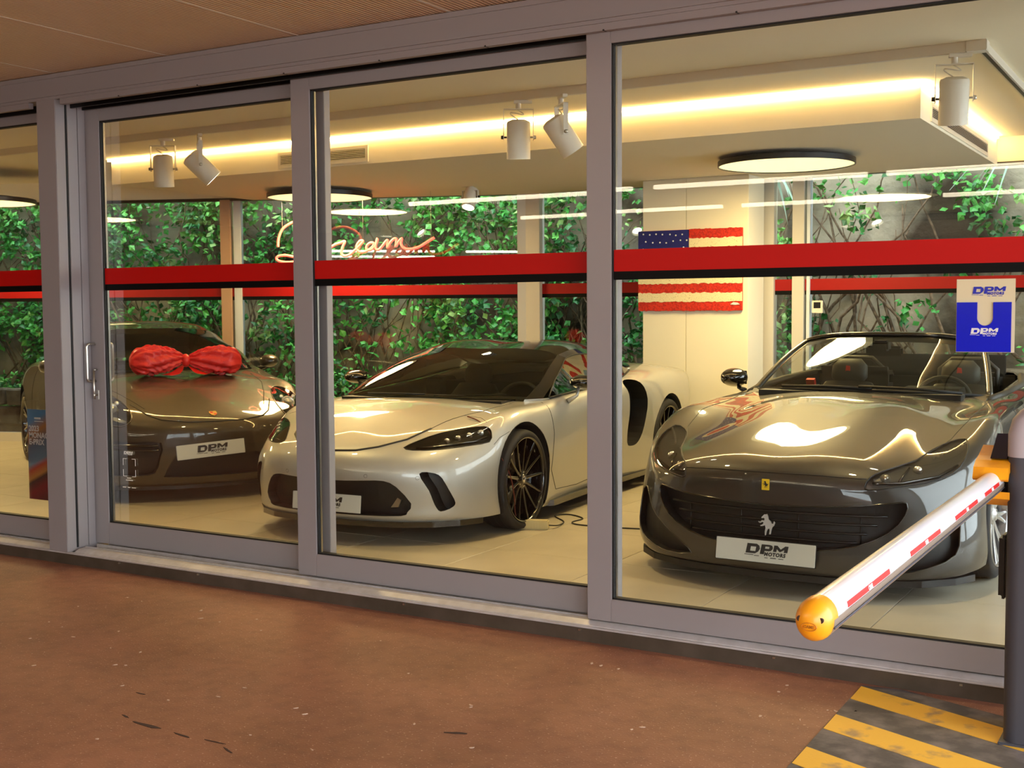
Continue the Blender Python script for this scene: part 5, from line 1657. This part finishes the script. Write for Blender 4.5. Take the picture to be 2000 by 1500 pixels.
    MB().box(-1.26, -1.16, -.05, .05, 1.17, 1.24, b=.012).build('mirror_mount', M['dark_plastic'], t)
    for s in (1, -1):
        mirror_unit(root, -1.16, s * 1.0, .975, s, M['gloss_black'] if s < 0 else P_, M['gloss_black'], (-1.1, s * .90, .89), w=.19, h=.13, d=.12)
    MB().tube([(-.60, .10, .962), (-.63, -.20, .965), (-.70, -.50, .957)], .010, 6).build('wiper', M['rubber'], root, smooth=True)
    MB().tube([(-.64, .62, .945), (-.60, .40, .965), (-.60, .02, .972)], .010, 6).build('wiper', M['rubber'], root, smooth=True)
    MB().prism([(-.60, .90), (-.60, .935), (-.72, .935), (-.72, .90)], -.62, .62, 'xz').build('cowl', M['dark_plastic'], root)
    # interior
    MB().prism([(-.68, .40), (-.68, .90), (-.86, .93), (-1.08, .90), (-1.12, .74), (-1.02, .40)], -.74, .74, 'xz').build('dashboard', M['leather'], root)
    MB().prism([(-.80, .92), (-.86, .955), (-1.02, .96), (-1.08, .90)], .22, .56, 'xz').build('instrument_hood', M['leather'], root)
    MB().box(-2.1, -1.05, -.12, .12, .25, .60, b=.03).build('centre_console', M['leather'], root)
    for s in (1, -1):
        st_ = seat(root, -1.42, s * .38, .30, M['leather'], rec=-.42)
        o = MB().prism([(-.018, -.02), (.018, -.016), (.014, .02), (-.012, .024)], 0, .004, 'yz').build('headrest_emblem', M['belt_red'], st_); o.location = (-.348, 0, .72)
        MB().box(-2.15, -1.98, s * .18, s * .60, .88, 1.00, b=.03).build('rear_cowl', M['leather'], root)
        MB().tube([(-2.0, s * .58, .85), (-2.02, s * .58, 1.02), (-2.03, s * .50, 1.09), (-2.03, s * .28, 1.09), (-2.02, s * .20, 1.02), (-2.0, s * .20, .85)], .018, 8).build('roll_hoop', M['leather'], root, smooth=True)
    MB().prism([(-1.86, .62), (-1.83, .64), (-1.68, .94), (-1.72, .95)], -.66, -.60, 'xz').build('seat_belt', M['belt_red'], root)
    MB().box(-2.2, -2.12, -.70, .70, .55, .98, b=.02).build('rear_panel', M['leather'], root)
    MB().box(-2.13, -2.11, -.62, .62, .98, 1.12, b=.006).build('wind_deflector', M['leather'], root)
    steering_wheel(root, -1.22, .38, .84, M['leather'])
    for x_ in (0, -2.67):
        for s in (1, -1):
            wheel(root, x_, s, .950 if x_ == 0 else .955, .345, .245 if x_ == 0 else .285, .275, 10, 'twin', M['silver_rim'])
    return root
M['silver_rim'] = mat('silver_alloy', srgb(190, 190, 192), .25, .9)
GREY = dict(grille=(.466, [(.25, .474), (.45, .485), (.60, .502), (.655, .500), (.65, .44), (.58, .352), (.44, .285), (.25, .250)], .245),
    bars=(.43, .385, .34, .295), barw=lambda z: .60 - (.46 - z) * 1.0,
    low=[(.79, .465), (.855, .44), (.868, .33), (.855, .235), (.76, .18), (.60, .148), (.43, .166), (.52, .235), (.68, .33), (.745, .40)],
    lamp=[(.472, .581), (.48, .61), (.505, .637), (.572, .662), (.641, .687), (.682, .723), (.741, .754), (.818, .771), (.851, .723), (.838, .653), (.77, .604), (.613, .58), (.492, .564)],
    proj=[(.545, .610, .022), (.665, .640, .020)], drl=[(.71, .690), (.825, .755)],
    bonnet=[(0, .629), (.25, .627), (.38, .62), (.475, .615)], bonnet_side=[(.80, .535), (.614, .635), (.43, .682), (.265, .741), (-.026, .773), (-.494, .758), (-.777, .765)],
    badge=.569, horse=.362, plate=.228)
grey_convertible()
# ------------------------------------------------------------------ car 3: dark bronze rear-engined coupe with bow
def bronze_coupe():
    root = thing('sports_car', 'bronze-grey coupe with round headlights and a red bow on its bonnet', 'car', (-7.483, 7.330, FLOOR), math.radians(-31.0))
    root.scale = (1.05, 1.05, 1.05)
    P_ = paint('bronze_grey_paint', srgb(60, 51, 34), metal=.35, rough=.46)
    cols = [
     [(.86,0,.12),(.90,0,.15),(.93,0,.24),(.955,0,.34),(.965,0,.44),(.955,0,.53),(.915,0,.585),(.82,0,.635),(.72,0,.67)],
     [(.84,.30,.12),(.88,.30,.15),(.905,.30,.24),(.93,.30,.34),(.935,.30,.44),(.925,.30,.54),(.86,.28,.605),(.73,.16,.66),(.62,0,.70)],
     [(.77,.52,.12),(.81,.53,.15),(.83,.53,.24),(.845,.53,.34),(.845,.53,.45),(.82,.52,.56),(.72,.44,.63),(.54,.25,.70),(.44,0,.745)],
     [(.66,.69,.12),(.70,.70,.15),(.71,.70,.24),(.715,.70,.34),(.71,.70,.46),(.665,.68,.61),(.53,.56,.685),(.33,.30,.755),(.24,0,.795)],
     [(.50,.81,.13),(.53,.82,.16),(.54,.82,.25),(.54,.82,.35),(.53,.81,.48),(.45,.77,.67),(.33,.61,.735),(.12,.34,.81),(.04,0,.84)],
     [(.36,.865,.14),(.38,.88,.17),(.38,.88,.26),(.37,.88,.38),(.36,.87,.52),(.27,.81,.74),(.14,.63,.775),(-.07,.36,.85),(-.14,0,.875)],
     [(.20,.885,.14),(.20,.90,.17),(.20,.905,.27),(.19,.90,.42),(.18,.89,.60),(.12,.83,.79),(-.02,.66,.81),(-.24,.38,.875),(-.30,0,.90)],
     [(-.04,.885,.13),(-.04,.905,.17),(-.04,.91,.28),(-.04,.91,.45),(-.04,.90,.65),(-.08,.84,.81),(-.20,.68,.835),(-.40,.40,.89),(-.44,0,.915)],
     [(-.36,.87,.13),(-.36,.89,.17),(-.36,.895,.28),(-.36,.905,.48),(-.36,.90,.68),(-.36,.85,.82),(-.42,.72,.865),(-.52,.40,.90),(-.56,0,.92)],
     [(-.70,.86,.13),(-.70,.88,.17),(-.70,.89,.28),(-.70,.90,.48),(-.70,.90,.70),(-.70,.86,.85),(-.72,.78,.90),(-.76,.42,.91),(-.78,0,.92)],
     [(-1.3,.87,.13),(-1.3,.89,.17),(-1.3,.90,.28),(-1.3,.905,.48),(-1.3,.91,.72),(-1.3,.88,.87),(-1.3,.80,.93),(-1.3,.42,.94),(-1.3,0,.95)],
     [(-1.9,.90,.13),(-1.9,.92,.17),(-1.9,.925,.28),(-1.9,.935,.50),(-1.9,.93,.74),(-1.9,.88,.89),(-1.9,.78,.95),(-1.9,.42,.97),(-1.9,0,.98)],
     [(-2.45,.92,.14),(-2.45,.935,.18),(-2.45,.94,.30),(-2.45,.945,.52),(-2.45,.935,.76),(-2.45,.87,.89),(-2.45,.76,.93),(-2.45,.42,.97),(-2.45,0,.98)],
     [(-3.0,.84,.20),(-3.02,.86,.24),(-3.04,.87,.36),(-3.06,.87,.54),(-3.05,.85,.72),(-3.02,.78,.83),(-3.0,.68,.86),(-2.98,.4,.885),(-2.96,0,.89)],
     [(-3.36,.55,.22),(-3.40,.58,.26),(-3.43,.60,.38),(-3.46,.60,.54),(-3.45,.58,.70),(-3.38,.54,.79),(-3.32,.46,.81),(-3.26,.28,.82),(-3.24,0,.82)],
     [(-3.45,0,.22),(-3.49,0,.26),(-3.52,0,.38),(-3.54,0,.54),(-3.52,0,.70),(-3.46,0,.78),(-3.40,0,.80),(-3.34,0,.81),(-3.30,0,.812)],
    ]
    sk = Skin(body_mesh(cols))
    for s in (1, -1):
        ok = lambda c, s=s: c.y * s > .3
        for cx, r in ((0.0, .362), (-2.45, .375)):
            fs = sk.cut([(cx + r * math.cos(a), .335 + r * math.sin(a)) for a in [2 * PI * k / 40 for k in range(40)]], 'side', ok)
            bmesh.ops.delete(sk.bm, geom=fs, context='FACES')
    cab = [(-.40, 0), (-.44, .40), (-.56, .66), (-.9, .76), (-1.9, .72), (-2.4, .60), (-2.9, .42), (-2.95, 0), (-2.9, -.42), (-2.4, -.60), (-1.9, -.72), (-.9, -.76), (-.56, -.66), (-.44, -.40)]
    bmesh.ops.delete(sk.bm, geom=sk.cut(cab, 'top', lambda c: c.z > .7), context='FACES')
    for s in (1, -1):
        sg = lambda P: P if s > 0 else mirror_pts(P)
        okf = lambda c, s=s: c.x > -.2 and c.y * s > 0
        y0, z0, ry, rz = BRZ['lamp']
        hl = [(s * (y0 + ry * math.cos(a)), z0 + rz * math.sin(a) + .10 * ry * math.cos(a)) for a in [2 * PI * k / 28 for k in range(28)]]
        fs = sk.cut(hl, 'front', okf)
        hb = sk.take(fs, 'headlamp_housing', M['black'], root, remove=False, recess=.05, rdir=(-1, 0, -.2))
        cov = sk.take(fs, 'headlamp', M['cover'], root, lift=.003)
        sk.seam(hl, 'front', 'headlamp_ring', root, .005, closed=True, m=P_, step=.01, lift=.001)
        lo, no = sk.cast(y0 * s, z0, 'front')
        R4 = Mat4(lo - Vector((.03, 0, 0)), (0, 1, 0), (-.35, 0, 1))
        o = MB().lathe([(.001, .016), (.026, .012), (.036, 0), (.042, -.01), (.046, .004), (.050, .004), (.056, -.015)], 24).build('projector_lens', M['lamp_led'], cov, smooth=True); o.data.transform(R4)
        for k in range(4):
            a = PI / 4 + PI / 2 * k
            o = MB().lathe([(.001, .004), (.014, .003), (.016, -.006)], 12, 'z', (.068 * math.cos(a), .072 * math.sin(a), 0)).build('running_light', M['lamp_led'], cov, smooth=True); o.data.transform(R4)
        li = sg(smooth_poly(BRZ['low'], 2))
        sk.take(sk.cut(li, 'front', okf), 'side_intake', M['dark_plastic'], root, recess=.06, rdir=(-1, 0, 0))
        for z in BRZ['strips']:
            P = [(p.x + .002, p.y, p.z) for p in sk.trace([(s * .42, z), (s * .72, z + .005)], 'front', step=.04)]
            MB().tube(P, .008, 6).build('intake_blade', M['gloss_black'], root, smooth=True)
        sk.seam([(-.58, .86), (-.62, .60), (-.56, .30), (-.70, .18), (-1.3, .17), (-1.75, .19), (-1.85, .5), (-1.75, .9)], 'side', 'door_seam', root, side=s)
        sk.seam(BRZ['bonnet_side'] if s > 0 else [(x, -y) for x, y in BRZ['bonnet_side']], 'top', 'bonnet_seam', root, .004)
        for cx, r in ((0, .362), (-2.45, .375)):
            arc = [(cx + r * math.cos(a), .335 + r * math.sin(a)) for a in [-.55 + (PI + 1.1) * k / 26 for k in range(27)]]
            mb = MB()
            for q in arc: mb.v += [(q[0], s * .885, q[1]), (q[0], s * .58, q[1])]
            for k in range(26): mb.f.append((2 * k, 2 * k + 1, 2 * k + 3, 2 * k + 2)); mb.m.append(0)
            mb.build('arch_liner', M['liner'], root)
            MB().box(cx - .34, cx + .34, s * .58, s * .59, .12, .69).build('arch_liner', M['liner'], root)
    cg = smooth_poly(BRZ['mid'] + [(-y, z) for y, z in BRZ['mid'][::-1]], 2)
    sk.take(sk.cut(cg, 'front', lambda c: c.x > .1), 'centre_intake', M['dark_plastic'], root, recess=.06, rdir=(-1, 0, 0))
    line = BRZ['bonnet']; line = [(-y, z) for y, z in reversed(line)] + line[1:]
    sk.seam(line, 'front', 'bonnet_seam', root, .006)
    lo, no = sk.cast(0, BRZ['badge'], 'front')
    X4 = Mat4(lo + no * .001, (0, 1, 0), (-no.z, 0, no.x))
    shield = [(-.026, .032), (-.012, .036), (0, .032), (.012, .036), (.026, .032), (.028, .005), (.018, -.022), (0, -.036), (-.018, -.022), (-.028, .005)]
    b_ = MB().prism(shield, 0, .003).build('crest', mat('crest_gold', srgb(214, 176, 90), .3, .7), root); b_.data.transform(X4)
    o = MB().box(-.022, -.002, -.002, .026, .003, .0036).box(.002, .020, -.024, -.002, .003, .0036).build('crest_bars', M['belt_red'], b_); o.data.transform(X4)
    sk.finish('body_shell', P_, root)
    number_plate(root, Mat4((.972, -.06, BRZ['plate']), (.06, 1, .07), (-.06, 0, 1)), w=.49, h=.105)
    top = [c[0] for c in cols[:6]]
    full = [(p[0] + .01, -p[1]) for p in top[:0:-1]] + [(p[0] + .01, p[1]) for p in top] + [(.36, .83), (.36, -.83)]
    MB().prism(full, .095, .122).build('front_lip', M['dark_plastic'], root)
    MB().box(-3.2, .56, -.58, .58, .12, .48).build('underbody', M['liner'], root)
    MB().box(-2.05, -.40, -.84, .84, .13, .30).build('cabin_floor', M['liner'], root)
    MB().box(-3.2, -1.95, -.70, .70, .30, .84).build('rear_bulkhead', M['liner'], root)
    W = [
        [(-.38,0,.915),(-.42,.40,.91),(-.50,.62,.90),(-.56,.70,.895)],
        [(-.70,0,1.06),(-.74,.37,1.055),(-.82,.59,1.06),(-.88,.66,1.045)],
        [(-.95,0,1.175),(-.98,.35,1.17),(-1.05,.53,1.145),(-1.10,.595,1.125)],
        [(-1.15,0,1.24),(-1.17,.33,1.235),(-1.22,.50,1.21),(-1.25,.56,1.19)]]
    patch(W, 6, M['windscreen'], 'windscreen', root)
    Rf = [W[3],
        [(-1.55,0,1.30),(-1.55,.32,1.29),(-1.55,.48,1.265),(-1.56,.56,1.225)],
        [(-2.0,0,1.27),(-2.0,.30,1.26),(-2.0,.46,1.235),(-2.0,.54,1.195)],
        [(-2.4,0,1.175),(-2.4,.28,1.165),(-2.4,.42,1.14),(-2.4,.50,1.10)]]
    patch(Rf, 6, P_, 'roof', root)
    patch([Rf[3], [(-2.75,0,1.05),(-2.75,.26,1.045),(-2.75,.38,1.02),(-2.75,.46,.99)], [(-3.0,0,.92),(-3.0,.24,.915),(-3.0,.36,.90),(-3.0,.44,.885)]], 6, M['tint'], 'rear_window', root)
    for s in (1, -1):
        q = lambda L: [(x, y * s, z) for x, y, z in L]
        strip(q([W[0][3], W[1][3], W[2][3], W[3][3]]), q([(-.72,.77,.895),(-.96,.72,1.03),(-1.15,.645,1.10),(-1.29,.605,1.165)]), 'a_pillar', P_, root)
        strip(q([W[3][3], Rf[1][3], Rf[2][3], Rf[3][3], (-2.75,.46,.99), (-3.0,.44,.885)]), q([(-1.29,.605,1.165),(-1.56,.61,1.19),(-2.0,.60,1.15),(-2.35,.64,1.02),(-2.7,.66,.92),(-3.0,.62,.87)]), 'roof_rail', P_, root)
        strip(q([(-.76,.775,.90),(-.96,.72,1.03),(-1.15,.645,1.10),(-1.29,.605,1.165),(-1.56,.61,1.19),(-2.0,.60,1.15),(-2.35,.64,1.02)]), q([(-.82,.785,.895),(-1.0,.80,.905),(-1.2,.80,.915),(-1.4,.80,.925),(-1.7,.79,.94),(-2.05,.77,.95),(-2.35,.70,.96)]), 'side_window', M['tint'], root)
        mirror_unit(root, -.76, s * .92, .945, s, P_, P_, (-.80, s * .83, .88), w=.17, h=.115, d=.09)
    MB().tube([(-.37, .10, .925), (-.40, -.2, .925), (-.50, -.5, .915)], .008, 6).build('wiper', M['rubber'], root, smooth=True)
    MB().tube([(-.44, .45, .92), (-.39, .2, .925), (-.38, -.05, .928)], .008, 6).build('wiper', M['rubber'], root, smooth=True)
    MB().prism([(-.55, .35), (-.55, .88), (-.74, .90), (-.95, .87), (-.98, .70), (-.90, .35)], -.70, .70, 'xz').build('dashboard', M['leather'], root)
    for s in (1, -1): seat(root, -1.38, s * .36, .27, M['leather'], rec=-.35)
    steering_wheel(root, -1.08, .36, .84, M['leather'])
    for x_ in (0, -2.45):
        for s in (1, -1):
            wheel(root, x_, s, .895 if x_ == 0 else .93, .335, .24 if x_ == 0 else .29, .265, 10, 'twin', M['gloss_black'])
    # red bow: two crumpled loops and a knot, resting on the bonnet
    bow = thing('gift_bow', 'large crumpled red satin bow lying on the bonnet of the bronze-grey coupe', 'bow', (0, 0, 0))
    M['satin'] = mat('red_satin', srgb(235, 40, 32), .42, coat=.15, bump=(26, .5, .012))
    RW = Matrix.Translation(root.location) @ Matrix.Rotation(root.rotation_euler.z, 4, 'Z') @ Matrix.Scale(1.05, 4)
    bx, bz0 = BRZ['bow']
    for s in (1, -1):
        bm = bmesh.new(); bmesh.ops.create_uvsphere(bm, u_segments=72, v_segments=36, radius=1)
        for v in bm.verts:
            c = v.co.copy()
            t = min(1, max(0, (c.y * s + 1) / 2))                    # 0 at knot .. 1 at the far end
            hh = .03 + .115 * (t ** .55) * (1 - .10 * t); dd = .03 + .10 * (t ** .6)
            if t > .93: hh *= 1 - (t - .93) * .8
            an_ = math.atan2(c.z, c.x); fold = .012 * math.sin(9 * an_ + 5 * t) * (1 - .5 * t) + .009 * math.sin(23 * t + 4 * c.x) * t + .006 * math.sin(17 * an_ - 31 * t + 3 * math.sin(7 * t)) + .004 * math.sin(29 * an_ + 47 * t)
            ex = math.copysign(abs(c.x) ** .8, c.x); ez = math.copysign(abs(c.z) ** .75, c.z)
            w_ = .46 if s > 0 else .44
            v.co = Vector((bx + ex * dd + fold, .04 + s * t * w_, bz0 + .125 + ez * (hh + fold) + (.012 if s < 0 else 0) - .02 * t * t))
        for f in bm.faces: f.smooth = True
        me = bpy.data.meshes.new('bow_loop'); bm.to_mesh(me); bm.free(); me.materials.append(M['satin']); me.transform(RW); link('bow_loop', me, bow)
    bm = bmesh.new(); bmesh.ops.create_uvsphere(bm, u_segments=24, v_segments=16, radius=1)
    for v in bm.verts: v.co = Vector((bx + .01 + v.co.x * .045, v.co.y * .035 + .04, bz0 + .118 + v.co.z * .055))
    for f in bm.faces: f.smooth = True
    me = bpy.data.meshes.new('bow_knot'); bm.to_mesh(me); bm.free(); me.materials.append(M['satin']); me.transform(RW); link('bow_knot', me, bow)
    for s in (1, -1):
        P0 = [(bx + .02, .04 + .01 * s, bz0 + .08), (bx + .08, .04 + .06 * s, bz0 + .02), (bx + .10, .04 + .13 * s, bz0 + .004)]
        P1 = [(bx - .01, .04 + .03 * s, bz0 + .08), (bx + .03, .04 + .12 * s, bz0 + .03), (bx + .03, .04 + .20 * s, bz0 + .010)]
        o = strip([RW @ Vector(p) for p in P0], [RW @ Vector(p) for p in P1], 'bow_tail', M['satin'], bow)
    return root
BRZ = dict(lamp=(.675, .668, .118, .105), low=[(.40, .445), (.60, .452), (.74, .452), (.785, .40), (.775, .25), (.72, .208), (.55, .205), (.44, .225), (.41, .33)], strips=(.425, .392),
    mid=[(0, .345), (.25, .346), (.31, .340), (.372, .215), (.34, .188), (0, .185)],
    bonnet=[(0, .584), (.20, .586), (.38, .604), (.45, .63), (.53, .70)], bonnet_side=[(.60, .45), (.33, .535), (.02, .615), (-.35, .63)], badge=.633, plate=.386, bow=(-.17, .872))
bronze_coupe()
# ------------------------------------------------------------------ battery charger beside the silver coupe
ch = thing('battery_charger', 'small battery charger on the floor against the black front wheel', 'charger', (-3.915, 6.93, FLOOR), math.radians(20))
M['charger'] = mat('pale_charger_plastic', srgb(200, 186, 140), .5)
MB().box(-.10, .10, -.035, .035, 0, .062, b=.008).build('case', M['charger'], ch)
mb = MB()
for k in range(9): mb.box(-.085 + .019 * k, -.078 + .019 * k, -.037, -.034, .012, .050)
tag(mb.build('cooling_fin', M['charger'], ch), kind='stuff')
MB().box(-.106, -.098, -.025, .025, .008, .05, b=.003).build('end_plate', M['dark_plastic'], ch)
c1 = MB(); P = [(-3.83, 6.955, .115), (-3.80, 7.05, .10), (-3.86, 7.25, .09), (-4.02, 7.42, .09), (-3.96, 7.52, .09), (-3.80, 7.42, .09), (-3.80, 7.26, .09), (-3.70, 7.19, .09), (-3.40, 7.22, .09), (-3.0, 7.35, .09), (-2.6, 7.6, .09)]
tag(c1.tube(smooth_path(P, 6), .0045, 6).build('mains_cable', M['rubber'], smooth=True), 'black cable looping over the tiles from the charger towards the convertible', 'cable')
c2 = MB(); P = [(-4.00, 6.90, .12), (-3.98, 6.80, .20), (-3.955, 6.74, .34), (-3.945, 6.66, .50), (-3.985, 6.56, .66), (-4.03, 6.56, .76), (-4.12, 6.58, .825), (-4.22, 6.60, .85)]
tag(c2.tube(smooth_path(P, 6), .004, 6).build('charging_lead', mat('dark_red_cable', srgb(96, 30, 20), .5), smooth=True), 'thin dark red lead running up from the charger over the silver wing', 'cable')
